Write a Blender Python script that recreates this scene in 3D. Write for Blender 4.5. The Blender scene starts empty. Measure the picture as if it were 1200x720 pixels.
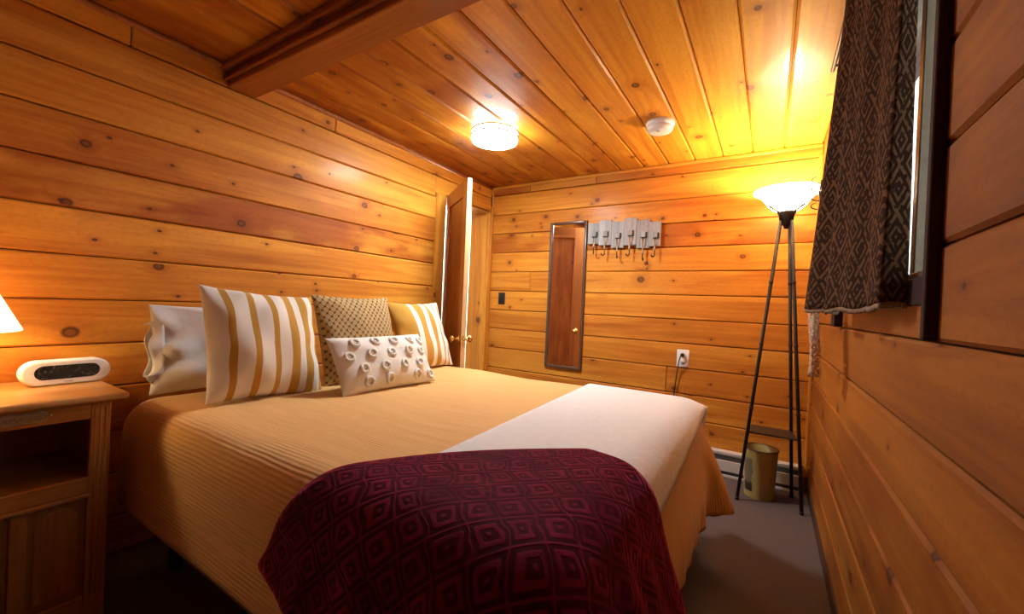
import bpy, bmesh, math, random
import numpy as np
from mathutils import Vector, Matrix, Euler
random.seed(7)
PI = math.pi
SC = bpy.context.scene
COL = SC.collection

# ------------------------------------------------------------------ nodes
def nd(nt, typ, ins=None, **props):
    n = nt.nodes.new(typ)
    for k, v in props.items():
        setattr(n, k, v)
    for k, v in (ins or {}).items():
        s = n.inputs[k]
        if isinstance(v, bpy.types.NodeSocket):
            nt.links.new(v, s)
        else:
            s.default_value = v
    return n

def mth(nt, op, a, b=0.0, c=None, clamp=False):
    ins = {0: a, 1: b}
    if c is not None: ins[2] = c
    return nd(nt, 'ShaderNodeMath', ins, operation=op, use_clamp=clamp).outputs[0]

def sstep(nt, x, lo, hi, a=0.0, b=1.0):
    return nd(nt, 'ShaderNodeMapRange', {0: x, 1: lo, 2: hi, 3: a, 4: b}, interpolation_type='SMOOTHSTEP').outputs[0]

def mix(nt, fac, a, b, mode='MIX'):
    n = nt.nodes.new('ShaderNodeMix'); n.data_type = 'RGBA'; n.blend_type = mode
    for i, v in ((0, fac), (6, a), (7, b)):
        if isinstance(v, bpy.types.NodeSocket): nt.links.new(v, n.inputs[i])
        elif i == 0: n.inputs[0].default_value = v
        else: n.inputs[i].default_value = (*v[:3], 1)
    return n.outputs[2]

def newmat(name):
    m = bpy.data.materials.new(name); m.use_nodes = True
    nt = m.node_tree; nt.nodes.clear()
    out = nt.nodes.new('ShaderNodeOutputMaterial')
    b = nt.nodes.new('ShaderNodeBsdfPrincipled')
    nt.links.new(b.outputs[0], out.inputs[0])
    return m, nt, b, out

def setb(nt, b, **kw):
    for k, v in kw.items():
        k = k.replace('_', ' ')
        s = b.inputs[k]
        if isinstance(v, bpy.types.NodeSocket): nt.links.new(v, s)
        elif isinstance(v, tuple) and len(v) == 3 and s.type == 'RGBA': s.default_value = (*v, 1)
        else: s.default_value = v

def bump(nt, b, h, strength=0.3, dist=0.01):
    n = nd(nt, 'ShaderNodeBump', {'Strength': strength, 'Distance': dist, 'Height': h})
    nt.links.new(n.outputs[0], b.inputs['Normal'])

def uvxy(nt):
    uv = nd(nt, 'ShaderNodeUVMap', uv_map='UVMap').outputs[0]
    s = nd(nt, 'ShaderNodeSeparateXYZ', {0: uv})
    return uv, s.outputs[0], s.outputs[1]

def xyz(nt, x, y, z=0.0):
    return nd(nt, 'ShaderNodeCombineXYZ', {0: x, 1: y, 2: z}).outputs[0]

def noise(nt, vec, scale=1.0, detail=2.0, rough=0.5, dist=0.0):
    return nd(nt, 'ShaderNodeTexNoise', {'Vector': vec, 'Scale': scale, 'Detail': detail, 'Roughness': rough, 'Distortion': dist}).outputs[0]

def plain(name, col, rough=0.5, metal=0.0, var=0.12, scale=40.0, bmp=0.0, **kw):
    m, nt, b, o = newmat(name)
    tc = nd(nt, 'ShaderNodeTexCoord').outputs['Object']
    n = noise(nt, tc, scale, 3)
    c = mix(nt, n, tuple(x * (1 - var) for x in col), tuple(min(1, x * (1 + var)) for x in col))
    setb(nt, b, Base_Color=c, Roughness=rough, Metallic=metal, **kw)
    if bmp: bump(nt, b, n, bmp, 0.003)
    return m

def emis(name, col, strength, base=(0.8, 0.8, 0.8)):
    m, nt, b, o = newmat(name)
    setb(nt, b, Base_Color=base, Roughness=0.4, Emission_Color=col, Emission_Strength=strength)
    return m

def wood(name, light, mid, dark, knots=0.62, grain=1.0, rough=0.34, coat=0.35, tintcol=(0.56, 0.34, 0.30), bmp=0.12, crough=0.2):
    """varnished wood: UV in metres, u along the grain; attribute 'tint' = (redness, lightness, 0)"""
    m, nt, b, o = newmat(name)
    uv, u, v = uvxy(nt)
    at = nd(nt, 'ShaderNodeAttribute', attribute_name='tint')
    ts = nd(nt, 'ShaderNodeSeparateXYZ', {0: at.outputs['Vector']})
    red, lig = ts.outputs[0], ts.outputs[1]
    # knots
    kv = xyz(nt, mth(nt, 'MULTIPLY', u, 3.0), mth(nt, 'MULTIPLY', v, 3.6))
    vo = nd(nt, 'ShaderNodeTexVoronoi', {'Vector': kv, 'Scale': 1.0, 'Randomness': 1.0}, voronoi_dimensions='2D')
    d = vo.outputs['Distance']
    kc = nd(nt, 'ShaderNodeSeparateXYZ', {0: vo.outputs['Color']})
    gate = mth(nt, 'GREATER_THAN', kc.outputs[0], knots)
    ksz = mth(nt, 'MULTIPLY_ADD', kc.outputs[1], 0.035, 0.03)
    dn = mth(nt, 'DIVIDE', d, ksz)
    kn = mth(nt, 'MULTIPLY', gate, sstep(nt, dn, 0.75, 1.25, 1, 0))
    kring = mth(nt, 'MULTIPLY', gate, mth(nt, 'MULTIPLY', sstep(nt, dn, 0.6, 1.0), sstep(nt, dn, 1.0, 1.7, 1, 0)))
    halo = mth(nt, 'MULTIPLY', gate, sstep(nt, dn, 0.8, 5.5, 1, 0))
    # grain
    w = noise(nt, xyz(nt, mth(nt, 'MULTIPLY', u, 1.1), mth(nt, 'MULTIPLY', v, 7.0)), 1.0, 2)
    v2 = mth(nt, 'MULTIPLY_ADD', w, 0.055, v)
    v2 = mth(nt, 'MULTIPLY_ADD', halo, 0.03, v2)
    g1 = noise(nt, xyz(nt, mth(nt, 'MULTIPLY', u, 1.3 * grain), mth(nt, 'MULTIPLY', v2, 42.0 * grain)), 1.0, 3)
    g2 = noise(nt, xyz(nt, mth(nt, 'MULTIPLY', u, 9.0 * grain), mth(nt, 'MULTIPLY', v2, 320.0 * grain)), 1.0, 2)
    big = noise(nt, xyz(nt, mth(nt, 'MULTIPLY', u, 0.8), mth(nt, 'MULTIPLY', v, 5.5), 3.1), 1.0, 2)
    f = mth(nt, 'MULTIPLY_ADD', g1, 0.62, mth(nt, 'MULTIPLY_ADD', g2, 0.22, 0.03))
    f = mth(nt, 'MULTIPLY_ADD', big, 0.55, mth(nt, 'SUBTRACT', f, 0.25))
    rp = nd(nt, 'ShaderNodeValToRGB', {0: f})
    e = rp.color_ramp.elements
    e[0].position = 0.22; e[0].color = (*dark, 1)
    e[1].position = 0.78; e[1].color = (*light, 1)
    x = rp.color_ramp.elements.new(0.5); x.color = (*mid, 1)
    c = rp.outputs[0]
    sap = sstep(nt, noise(nt, xyz(nt, mth(nt, 'MULTIPLY', u, .45), mth(nt, 'MULTIPLY', v, 7.5), 5.0), 1.0, 1), .53, .57)
    c = mix(nt, mth(nt, 'MULTIPLY', sap, .40), c, tuple(min(.95, x * 1.12) for x in light))
    mot = noise(nt, xyz(nt, mth(nt, 'MULTIPLY', u, 45.0), mth(nt, 'MULTIPLY', v, 75.0)), 1.0, 3)
    c = mix(nt, mth(nt, 'MULTIPLY', sstep(nt, mot, .45, .75), .28), c, dark)
    blot = noise(nt, xyz(nt, mth(nt, 'MULTIPLY', u, 2.2), mth(nt, 'MULTIPLY', v, 6.0), 9.0), 1.0, 3)
    redf = mth(nt, 'MULTIPLY', red, sstep(nt, blot, 0.25, 0.6))
    c = mix(nt, redf, c, mix(nt, 1.0, c, tintcol, 'MULTIPLY'))
    c = mix(nt, mth(nt, 'MULTIPLY', halo, 0.5), c, mix(nt, 1.0, c, (0.62, 0.42, 0.34), 'MULTIPLY'))
    c = mix(nt, mth(nt, 'MULTIPLY', kn, 0.85), c, (dark[0] * 0.42, dark[1] * 0.42, dark[2] * 0.6))
    c = mix(nt, mth(nt, 'MULTIPLY', kring, 0.75), c, (0.035, 0.012, 0.006))
    vo2 = nd(nt, 'ShaderNodeTexVoronoi', {'Vector': xyz(nt, mth(nt, 'MULTIPLY_ADD', u, 4.2, 33.0), mth(nt, 'MULTIPLY', v, 6.5)), 'Scale': 1.0, 'Randomness': 1.0}, voronoi_dimensions='2D')
    kc2 = nd(nt, 'ShaderNodeSeparateXYZ', {0: vo2.outputs['Color']})
    g_2 = mth(nt, 'GREATER_THAN', kc2.outputs[0], knots * .5 + .42)
    c = mix(nt, mth(nt, 'MULTIPLY', mth(nt, 'MULTIPLY', g_2, sstep(nt, vo2.outputs['Distance'], .02, .20, 1, 0)), .40), c, mix(nt, 1.0, c, (0.55, 0.34, 0.28), 'MULTIPLY'))
    c = mix(nt, mth(nt, 'MULTIPLY', mth(nt, 'MULTIPLY', g_2, sstep(nt, vo2.outputs['Distance'], .028, .050, 1, 0)), .85), c, (0.07, 0.022, 0.010))
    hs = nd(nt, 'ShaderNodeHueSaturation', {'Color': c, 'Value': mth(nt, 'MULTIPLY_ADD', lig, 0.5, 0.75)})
    rr = mth(nt, 'MULTIPLY_ADD', g1, 0.14, rough - 0.07)
    setb(nt, b, Base_Color=hs.outputs[0], Roughness=rr, Coat_Weight=coat, Coat_Roughness=crough, Specular_IOR_Level=.22)
    hgt = mth(nt, 'MULTIPLY_ADD', big, 2.0, mth(nt, 'MULTIPLY', g1, 0.5))
    bump(nt, b, hgt, bmp, 0.006)
    return m

# ------------------------------------------------------------------ mesh builder
class MB:
    def __init__(self):
        self.V = []; self.F = []; self.UV = []; self.T = []; self.S = []
    def add(self, verts, faces, grain=0, tint=(0, .5), off=None, smooth=False, uvs=None, mat=None):
        if off is None: off = (random.uniform(-40, 40), random.uniform(-40, 40))
        b = len(self.V)
        for p in verts:
            self.V.append(tuple(mat @ Vector(p)) if mat is not None else tuple(p))
        for fi, f in enumerate(faces):
            self.F.append([b + i for i in f])
            if uvs is not None:
                self.UV.append([uvs[i] for i in f])
            else:
                ps = [Vector(verts[i]) for i in f]
                n = Vector((0, 0, 0))
                for i in range(len(ps)):
                    a, c = ps[i], ps[(i + 1) % len(ps)]
                    n += a.cross(c)
                ax = max(range(3), key=lambda k: abs(n[k]))
                if ax == grain:
                    ua, va = [k for k in range(3) if k != ax]
                else:
                    ua = grain; va = [k for k in range(3) if k not in (ax, grain)][0]
                self.UV.append([(p[ua] + off[0], p[va] + off[1]) for p in ps])
            self.T.append(tint); self.S.append(smooth)
    def box(self, lo, hi, bev=0.0, seg=1, grain=0, tint=(0, .5), mat=None, smooth=False):
        bm = bmesh.new()
        bmesh.ops.create_cube(bm, size=1)
        for v in bm.verts:
            v.co = Vector([lo[k] + (hi[k] - lo[k]) * (v.co[k] + .5) for k in range(3)])
        if bev > 0:
            bmesh.ops.bevel(bm, geom=list(bm.edges), offset=bev, segments=seg, affect='EDGES', profile=0.5)
        bm.verts.index_update()
        self.add([v.co.copy() for v in bm.verts], [[v.index for v in f.verts] for f in bm.faces], grain, tint, None, smooth or seg > 1, None, mat)
        bm.free(); return self
    def lathe(self, prof, c, axis=2, n=32, smooth=True, mat=None, grain=2, close=False):
        vs = []; fs = []
        m = len(prof)
        for i in range(n):
            a = 2 * PI * i / n
            for r, h in prof:
                p = [r * math.cos(a), r * math.sin(a), h]
                if axis == 0: p = [p[2], p[0], p[1]]
                if axis == 1: p = [p[0], p[2], p[1]]
                vs.append((p[0] + c[0], p[1] + c[1], p[2] + c[2]))
        for i in range(n):
            j = (i + 1) % n
            for k in range(m - 1):
                fs.append([i * m + k, j * m + k, j * m + k + 1, i * m + k + 1])
        for k in (0, m - 1):
            if prof[k][0] > 1e-5:
                if not close: continue
                fs.append([i * m + k for i in range(n)])
        self.add(vs, fs, grain, smooth=smooth, mat=mat); return self
    def tube(self, pts, r, n=10, cap=True, mat=None):
        pts = [Vector(p) for p in pts]
        rs = r if isinstance(r, (list, tuple)) else [r] * len(pts)
        vs = []; fs = []; prev = None
        for i, p in enumerate(pts):
            t = (pts[min(i + 1, len(pts) - 1)] - pts[max(i - 1, 0)]).normalized()
            if prev is None:
                a = Vector((0, 0, 1)) if abs(t.z) < .9 else Vector((1, 0, 0))
                u = t.cross(a).normalized()
            else:
                u = (prev - t * prev.dot(t)).normalized()
            prev = u; w = t.cross(u)
            for k in range(n):
                ang = 2 * PI * k / n
                vs.append(p + (u * math.cos(ang) + w * math.sin(ang)) * rs[i])
        for i in range(len(pts) - 1):
            for k in range(n):
                l = (k + 1) % n
                fs.append([i * n + k, i * n + l, (i + 1) * n + l, (i + 1) * n + k])
        if cap:
            fs.append(list(range(n))[::-1]); fs.append([(len(pts) - 1) * n + k for k in range(n)])
        self.add(vs, fs, 2, smooth=True, mat=mat); return self
    def prism(self, poly, lo, hi, axis=2, grain=0, tint=(0, .5), bev=0.0, mat=None, smooth=False):
        """poly: list of 2D points in the plane of the two other axes (cyclic order)"""
        bm = bmesh.new()
        oth = [k for k in range(3) if k != axis]
        def P(q, h):
            p = [0, 0, 0]; p[oth[0]] = q[0]; p[oth[1]] = q[1]; p[axis] = h; return p
        a = [bm.verts.new(P(q, lo)) for q in poly]; c = [bm.verts.new(P(q, hi)) for q in poly]
        f1 = bm.faces.new(a); f2 = bm.faces.new(c[::-1])
        n = len(poly)
        for i in range(n):
            bm.faces.new([a[i], c[i], c[(i + 1) % n], a[(i + 1) % n]])
        bmesh.ops.recalc_face_normals(bm, faces=list(bm.faces))
        if bev > 0:
            es = [e for e in bm.edges if any(f in (f1, f2) for f in e.link_faces)]
            bmesh.ops.bevel(bm, geom=es, offset=bev, segments=2, affect='EDGES', profile=.5)
        bm.verts.index_update()
        self.add([v.co.copy() for v in bm.verts], [[v.index for v in f.verts] for f in bm.faces], grain, tint, None, smooth, None, mat)
        bm.free(); return self
    def build(self, name, mat, parent=None, loc=None, fix=True):
        me = bpy.data.meshes.new(name)
        if parent is not None: org = Vector(parent['_w'])
        else: org = Vector(loc) if loc is not None else Vector((0, 0, 0))
        me.from_pydata([Vector(v) - org for v in self.V], [], self.F)
        ul = me.uv_layers.new(name='UVMap')
        flat = [c for f in self.UV for q in f for c in q]
        ul.data.foreach_set('uv', flat)
        at = me.attributes.new('tint', 'FLOAT_VECTOR', 'FACE')
        at.data.foreach_set('vector', [c for t in self.T for c in (t[0], t[1], 0.0)])
        me.polygons.foreach_set('use_smooth', self.S)
        me.materials.append(mat)
        me.update(); me.validate()
        if fix:
            bm = bmesh.new(); bm.from_mesh(me)
            bmesh.ops.recalc_face_normals(bm, faces=list(bm.faces))
            bm.to_mesh(me); bm.free()
        o = bpy.data.objects.new(name, me); COL.objects.link(o)
        if parent is not None:
            o.parent = parent; o['_w'] = parent['_w']
        else:
            o.location = org; o['_w'] = tuple(org)
        return o

def tag(o, label, cat, group=None, kind=None):
    o['label'] = label; o['category'] = cat
    if group: o['group'] = group
    if kind: o['kind'] = kind
    return o

def thing(name, label, cat, loc, group=None):
    o = bpy.data.objects.new(name, None); COL.objects.link(o)
    o.empty_display_size = .05; o.location = loc; o['_w'] = tuple(loc)
    return tag(o, label, cat, group)

def struct(o):
    o['kind'] = 'structure'; return o

# ------------------------------------------------------------------ materials
W_WALL = wood('pine_wall', (0.80, 0.385, 0.050), (0.67, 0.262, 0.027), (0.46, 0.130, 0.014), knots=0.66, rough=.55, coat=.07)
W_CEIL = wood('pine_ceiling', (0.86, 0.455, 0.046), (0.75, 0.325, 0.026), (0.52, 0.165, 0.014), knots=0.58, rough=0.52, coat=0.16, crough=.12)
W_TRIM = wood('pine_trim', (0.76, 0.37, 0.05), (0.62, 0.25, 0.028), (0.44, 0.14, 0.016), knots=0.93, rough=.5, coat=.2)
W_WALLR = wood('pine_wall_dark', (0.44, 0.175, 0.018), (0.35, 0.122, 0.012), (0.225, 0.066, 0.007), knots=0.70, rough=.65, coat=0.0)  # darker, browner version of the wall pine, right wall only
W_MOULD = wood('moulding', (0.50, 0.20, 0.06), (0.42, 0.14, 0.04), (0.3, 0.08, 0.02), knots=.99, rough=.55, coat=0.0)
W_BEAM = wood('beam_wood', (0.46, 0.17, 0.045), (0.36, 0.115, 0.027), (0.20, 0.05, 0.012), knots=0.85)
W_DOOR = wood('door_fir', (0.46, 0.19, 0.060), (0.37, 0.130, 0.036), (0.24, 0.075, 0.018), knots=0.99, grain=1.5, rough=0.3)
W_EDGE = wood('door_edge_wood', (0.62, 0.42, 0.22), (0.54, 0.34, 0.15), (0.42, 0.24, 0.09), knots=0.99, grain=1.5, rough=0.35)
W_OAK = wood('oak', (0.60, 0.32, 0.11), (0.50, 0.245, 0.07), (0.31, 0.135, 0.035), knots=0.995, grain=1.8, rough=0.36, coat=0.25)
W_DARKCAS = wood('dark_casing', (0.045, 0.016, 0.008), (0.03, 0.010, 0.006), (0.015, 0.006, 0.004), knots=0.99, rough=0.75, coat=0.0)
W_GREY = wood('weathered_grey', (0.52, 0.52, 0.52), (0.38, 0.385, 0.39), (0.17, 0.17, 0.175), knots=0.99, grain=1.6, rough=0.8, coat=0.0, tintcol=(.8, .8, .8), bmp=.4)
W_STILE = wood('window_stile_wood', (0.15, 0.115, 0.075), (0.105, 0.076, 0.046), (0.05, 0.034, 0.02), knots=0.97, rough=0.5, coat=0.1)
GROOVE = plain('groove_dark', (0.055, 0.018, 0.007), 0.7)
BRASS = plain('brass', (0.80, 0.52, 0.18), 0.22, 1.0, .05)
ABRASS = plain('antique_brass', (0.52, 0.42, 0.26), 0.38, .55, .35, 120, .4)
NICKEL = plain('brushed_nickel', (0.22, 0.20, 0.16), 0.5, 1.0, .05)
BRONZE = plain('dark_bronze', (0.022, 0.015, 0.011), 0.55, 0.2, .2)
BLACK = plain('black_iron', (0.015, 0.013, 0.012), 0.5, 0.3)
WPLAST = plain('white_plastic', (0.86, 0.86, 0.85), 0.4, 0, .03)
WHITEP = plain('white_enamel', (0.62, 0.60, 0.57), 0.4, 0, .06)
DARKSLOT = plain('heater_fins', (0.10, 0.095, 0.09), 0.6, 0.3)
DSWITCH = plain('dark_switch_plate', (0.030, 0.027, 0.026), 0.45, 0.2)

def carpet_mat():
    m, nt, b, o = newmat('carpet')
    tc = nd(nt, 'ShaderNodeTexCoord').outputs['Object']
    n1 = noise(nt, tc, 140, 3, .7); n2 = noise(nt, tc, 7, 3)
    c = mix(nt, n1, (0.012, 0.008, 0.008), (0.145, 0.098, 0.096))
    c = mix(nt, mth(nt, 'MULTIPLY', n2, 0.3), c, (0.08, 0.052, 0.056))
    setb(nt, b, Base_Color=c, Roughness=0.95, Sheen_Weight=0.2)
    bump(nt, b, n1, 0.8, 0.006); return m
CARPET = carpet_mat()

def quilt_mat():
    m, nt, b, o = newmat('matelasse')
    uv, u, v = uvxy(nt)
    wob = noise(nt, xyz(nt, mth(nt, 'MULTIPLY', u, 5.0), mth(nt, 'MULTIPLY', v, 9.0)), 1.0, 2)
    vv = mth(nt, 'MULTIPLY_ADD', wob, 0.010, v)
    rib = mth(nt, 'SINE', mth(nt, 'MULTIPLY', vv, 2 * PI / 0.0125))
    cr = mth(nt, 'SINE', mth(nt, 'MULTIPLY', u, 2 * PI / 0.011))
    amp = sstep(nt, noise(nt, xyz(nt, mth(nt, 'MULTIPLY', u, 3.0), mth(nt, 'MULTIPLY', v, 6.0), 2.0), 1.0, 2),   .42, .68, .12, 1.0)
    h = mth(nt, 'MULTIPLY', mth(nt, 'MULTIPLY_ADD', cr, 0.25, rib), amp)
    wv = noise(nt, xyz(nt, mth(nt, 'MULTIPLY', u, 380.0), mth(nt, 'MULTIPLY', v, 380.0)), 1.0, 1)
    c = mix(nt, sstep(nt, h, -1.1, .9), (0.60, 0.330, 0.095), (0.70, 0.405, 0.135))
    c = mix(nt, mth(nt, 'MULTIPLY', wv, .3), c, (0.58, 0.32, 0.09))
    setb(nt, b, Base_Color=c, Roughness=0.9, Sheen_Weight=0.15, Sheen_Roughness=.5)
    lo_ = noise(nt, xyz(nt, mth(nt, 'MULTIPLY', u, 3.0), mth(nt, 'MULTIPLY', v, 17.0), 7.0), 1.0, 3)
    bump(nt, b, mth(nt, 'MULTIPLY_ADD', lo_, 9.0, mth(nt, 'MULTIPLY_ADD', wv, 0.3, h)), 0.34, 0.003); return m
QUILT = quilt_mat()

def velvet_mat():
    m, nt, b, o = newmat('burgundy_plush')
    uv, u, v = uvxy(nt)
    wob = noise(nt, uv, 9.0, 2)
    k = 1 / 0.070
    p = mth(nt, 'FRACT', mth(nt, 'MULTIPLY_ADD', mth(nt, 'ADD', u, v), .7071 * k, wob))
    q = mth(nt, 'FRACT', mth(nt, 'MULTIPLY_ADD', mth(nt, 'SUBTRACT', u, v), .7071 * k, 100.3))
    a = mth(nt, 'ABSOLUTE', mth(nt, 'SUBTRACT', p, .5)); c_ = mth(nt, 'ABSOLUTE', mth(nt, 'SUBTRACT', q, .5))
    mx = mth(nt, 'SMOOTH_MAX', a, c_, 0.12)
    ring = mth(nt, 'COSINE', mth(nt, 'MULTIPLY', mx, 2 * PI / 0.27))
    pile = mth(nt, 'MULTIPLY', sstep(nt, ring, -.7, .6), sstep(nt, noise(nt, uv, 6.0, 3), .30, .62, .25, 1.0))
    fib = noise(nt, uv, 420.0, 2); pat = noise(nt, uv, 22.0, 3)
    c = mix(nt, pile, (0.036, 0.002, 0.010), (0.230, 0.012, 0.052))
    c = mix(nt, mth(nt, 'MULTIPLY', sstep(nt, pat, .35, .7), .45), c, (0.075, 0.005, 0.018))
    c = mix(nt, mth(nt, 'MULTIPLY', fib, .35), c, (0.10, 0.007, 0.018))
    setb(nt, b, Base_Color=c, Roughness=0.75, Sheen_Weight=1.0, Sheen_Roughness=0.22, Sheen_Tint=(0.90, 0.13, 0.27), Specular_IOR_Level=.04)
    wr_ = noise(nt, xyz(nt, mth(nt, 'MULTIPLY', u, 9.0), mth(nt, 'MULTIPLY', v, 14.0), 4.0), 1.0, 3)
    bump(nt, b, mth(nt, 'MULTIPLY_ADD', wr_, 3.5, mth(nt, 'MULTIPLY_ADD', fib, 0.5, mth(nt, 'MULTIPLY', pile, .7))), 0.5, 0.006); return m
VELVET = velvet_mat()

def fur_mat():
    m, nt, b, o = newmat('white_plush')
    uv, u, v = uvxy(nt)
    f1 = noise(nt, uv, 300.0, 3); f2 = noise(nt, uv, 35.0, 3)
    c = mix(nt, f2, (0.74, 0.77, 0.79), (0.84, 0.87, 0.89))
    setb(nt, b, Base_Color=c, Roughness=0.95, Sheen_Weight=0.4)
    bump(nt, b, mth(nt, 'MULTIPLY_ADD', f2, 1.6, f1), 0.5, 0.006); return m
FUR = fur_mat()

def cloth_mat(name, col, sc=500.0, wr=0.3):
    m, nt, b, o = newmat(name)
    uv, u, v = uvxy(nt)
    w = noise(nt, uv, sc, 1); w2 = noise(nt, uv, 14.0, 3)
    c = mix(nt, w, tuple(x * .9 for x in col), tuple(min(1, x * 1.08) for x in col))
    setb(nt, b, Base_Color=c, Roughness=0.9, Sheen_Weight=0.15)
    bump(nt, b, mth(nt, 'MULTIPLY_ADD', w2, 2.0, w), wr, 0.004); return m
SHEET = cloth_mat('white_cotton', (0.78, 0.77, 0.77), 700, .5)
LINEN = cloth_mat('cream_cotton', (0.80, 0.76, 0.69), 260, .5)
TUFT = cloth_mat('looped_yarn', (0.80, 0.76, 0.69), 150, .9)
TICK = cloth_mat('mattress_ticking', (0.60, 0.42, 0.24), 300, .3)

def stripe_mat(name, stops):
    """stops: list of (end fraction, is_mustard)"""
    m, nt, b, o = newmat(name)
    uv, u, v = uvxy(nt)
    w = noise(nt, uv, 240.0, 1); wob = noise(nt, xyz(nt, mth(nt, 'MULTIPLY', u, 2.), mth(nt, 'MULTIPLY', v, 5.)), 1.0, 2)
    rp = nd(nt, 'ShaderNodeValToRGB', {0: mth(nt, 'MULTIPLY_ADD', mth(nt, 'SUBTRACT', wob, .5), .012, u)})
    rp.color_ramp.interpolation = 'CONSTANT'
    W, Y = (0.82, 0.79, 0.73, 1), (0.50, 0.255, 0.020, 1)
    els = rp.color_ramp.elements
    els[0].position = 0; els[0].color = Y if stops[0][1] else W
    els[1].position = stops[0][0]; els[1].color = Y if stops[1][1] else W
    for i in range(1, len(stops) - 1):
        e = els.new(stops[i][0]); e.color = Y if stops[i + 1][1] else W
    c = mix(nt, mth(nt, 'MULTIPLY', w, .14), rp.outputs[0], (0.42, 0.30, 0.12))
    setb(nt, b, Base_Color=c, Roughness=0.9, Sheen_Weight=.1)
    bump(nt, b, w, 0.35, 0.002); return m
STRIPE_A = stripe_mat('striped_canvas', [(.12, 0), (.175, 1), (.30, 0), (.355, 1), (.47, 0), (.52, 1), (.625, 0), (.71, 1), (.78, 0), (.865, 1), (.945, 0), (1, 1)])
STRIPE_B = stripe_mat('striped_canvas_reversed', [(.30, 1), (.39, 0), (.515, 1), (.60, 0), (.685, 1), (.775, 0), (.805, 1), (.885, 0), (.915, 1), (1, 0)])

def waffle_mat():
    m, nt, b, o = newmat('lattice_weave')
    uv, u, v = uvxy(nt)
    wob = mth(nt, 'MULTIPLY', noise(nt, uv, 5.0, 2), .5)
    k = 21.0
    p = mth(nt, 'FRACT', mth(nt, 'MULTIPLY_ADD', mth(nt, 'ADD', mth(nt, 'MULTIPLY', u, 1.15), v), k * .6, wob))
    q = mth(nt, 'FRACT', mth(nt, 'MULTIPLY_ADD', mth(nt, 'SUBTRACT', mth(nt, 'MULTIPLY', u, 1.15), v), k * .6, 50.2))
    a = mth(nt, 'ABSOLUTE', mth(nt, 'SUBTRACT', p, .5)); c_ = mth(nt, 'ABSOLUTE', mth(nt, 'SUBTRACT', q, .5))
    mx = mth(nt, 'MAXIMUM', a, c_)
    mn = mth(nt, 'MINIMUM', a, c_)
    gap = mth(nt, 'MULTIPLY', sstep(nt, mx, .38, .46), sstep(nt, mn, .12, .3))
    line = sstep(nt, mx, .40, .5)
    y = noise(nt, uv, 130.0, 2)
    c = mix(nt, y, (0.40, 0.250, 0.095), (0.60, 0.41, 0.18))
    c = mix(nt, mth(nt, 'MULTIPLY', line, .35), c, (0.22, 0.13, 0.05))
    c = mix(nt, gap, c, (0.070, 0.040, 0.018))
    setb(nt, b, Base_Color=c, Roughness=0.9)
    bump(nt, b, mth(nt, 'MULTIPLY_ADD', y, .3, mth(nt, 'SUBTRACT', 1.0, mth(nt, 'MAXIMUM', line, gap))), 0.7, 0.012); return m
WAFFLE = waffle_mat()

def curtain_mat():
    m, nt, b, o = newmat('diamond_key_brocade')
    uv, u, v = uvxy(nt)
    def cell(du, dv):
        a = mth(nt, 'ABSOLUTE', mth(nt, 'SUBTRACT', mth(nt, 'FRACT', mth(nt, 'MULTIPLY_ADD', u, 1 / .078, du)), .5))
        c = mth(nt, 'ABSOLUTE', mth(nt, 'SUBTRACT', mth(nt, 'FRACT', mth(nt, 'MULTIPLY_ADD', v, 1 / .104, dv)), .5))
        return mth(nt, 'ADD', a, c)
    d1 = cell(50.0, 50.0); d2 = cell(50.5, 50.5)
    d = mth(nt, 'MINIMUM', d1, d2)
    ring = mth(nt, 'COSINE', mth(nt, 'MULTIPLY', d, 2 * PI / .235))
    f = sstep(nt, ring, -.1, .7)
    w = noise(nt, uv, 600.0, 1)
    br = sstep(nt, noise(nt, uv, 60.0, 1), .38, .5)
    f = mth(nt, 'MULTIPLY', f, br)
    c = mix(nt, f, (0.030, 0.011, 0.005), (0.175, 0.088, 0.040))
    c = mix(nt, mth(nt, 'MULTIPLY', w, .3), c, (0.08, 0.042, 0.022))
    setb(nt, b, Base_Color=c, Roughness=.9, Specular_IOR_Level=.12)
    bump(nt, b, f, .3, .002)
    tr = nd(nt, 'ShaderNodeBsdfTranslucent', {'Color': mix(nt, f, (0.06, .025, .012), (0.45, .30, .16))})
    ms = nd(nt, 'ShaderNodeMixShader', {0: .05, 1: b.outputs[0], 2: tr.outputs[0]})
    nt.links.new(ms.outputs[0], o.inputs[0])
    return m
CURTAIN = curtain_mat()

def lace_mat():
    m, nt, b, o = newmat('crochet_lace')
    uv, u, v = uvxy(nt)
    vo = nd(nt, 'ShaderNodeTexVoronoi', {'Vector': uv, 'Scale': 110.0, 'Randomness': .6}, voronoi_dimensions='2D')
    hole = mth(nt, 'LESS_THAN', vo.outputs['Distance'], .36)
    setb(nt, b, Base_Color=(0.60, 0.43, 0.30), Roughness=.9)
    tr = nd(nt, 'ShaderNodeBsdfTransparent')
    ms = nd(nt, 'ShaderNodeMixShader', {0: hole, 1: b.outputs[0], 2: tr.outputs[0]})
    nt.links.new(ms.outputs[0], o.inputs[0]); return m
LACE = lace_mat()

def mirror_mat():
    m, nt, b, o = newmat('mirror_silver')
    tc = nd(nt, 'ShaderNodeTexCoord').outputs['Object']
    setb(nt, b, Base_Color=(0.86, 0.86, 0.85), Metallic=1.0, Roughness=mth(nt, 'MULTIPLY', noise(nt, tc, 3.0, 1), .03)); return m
MIRROR = mirror_mat()

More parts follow.
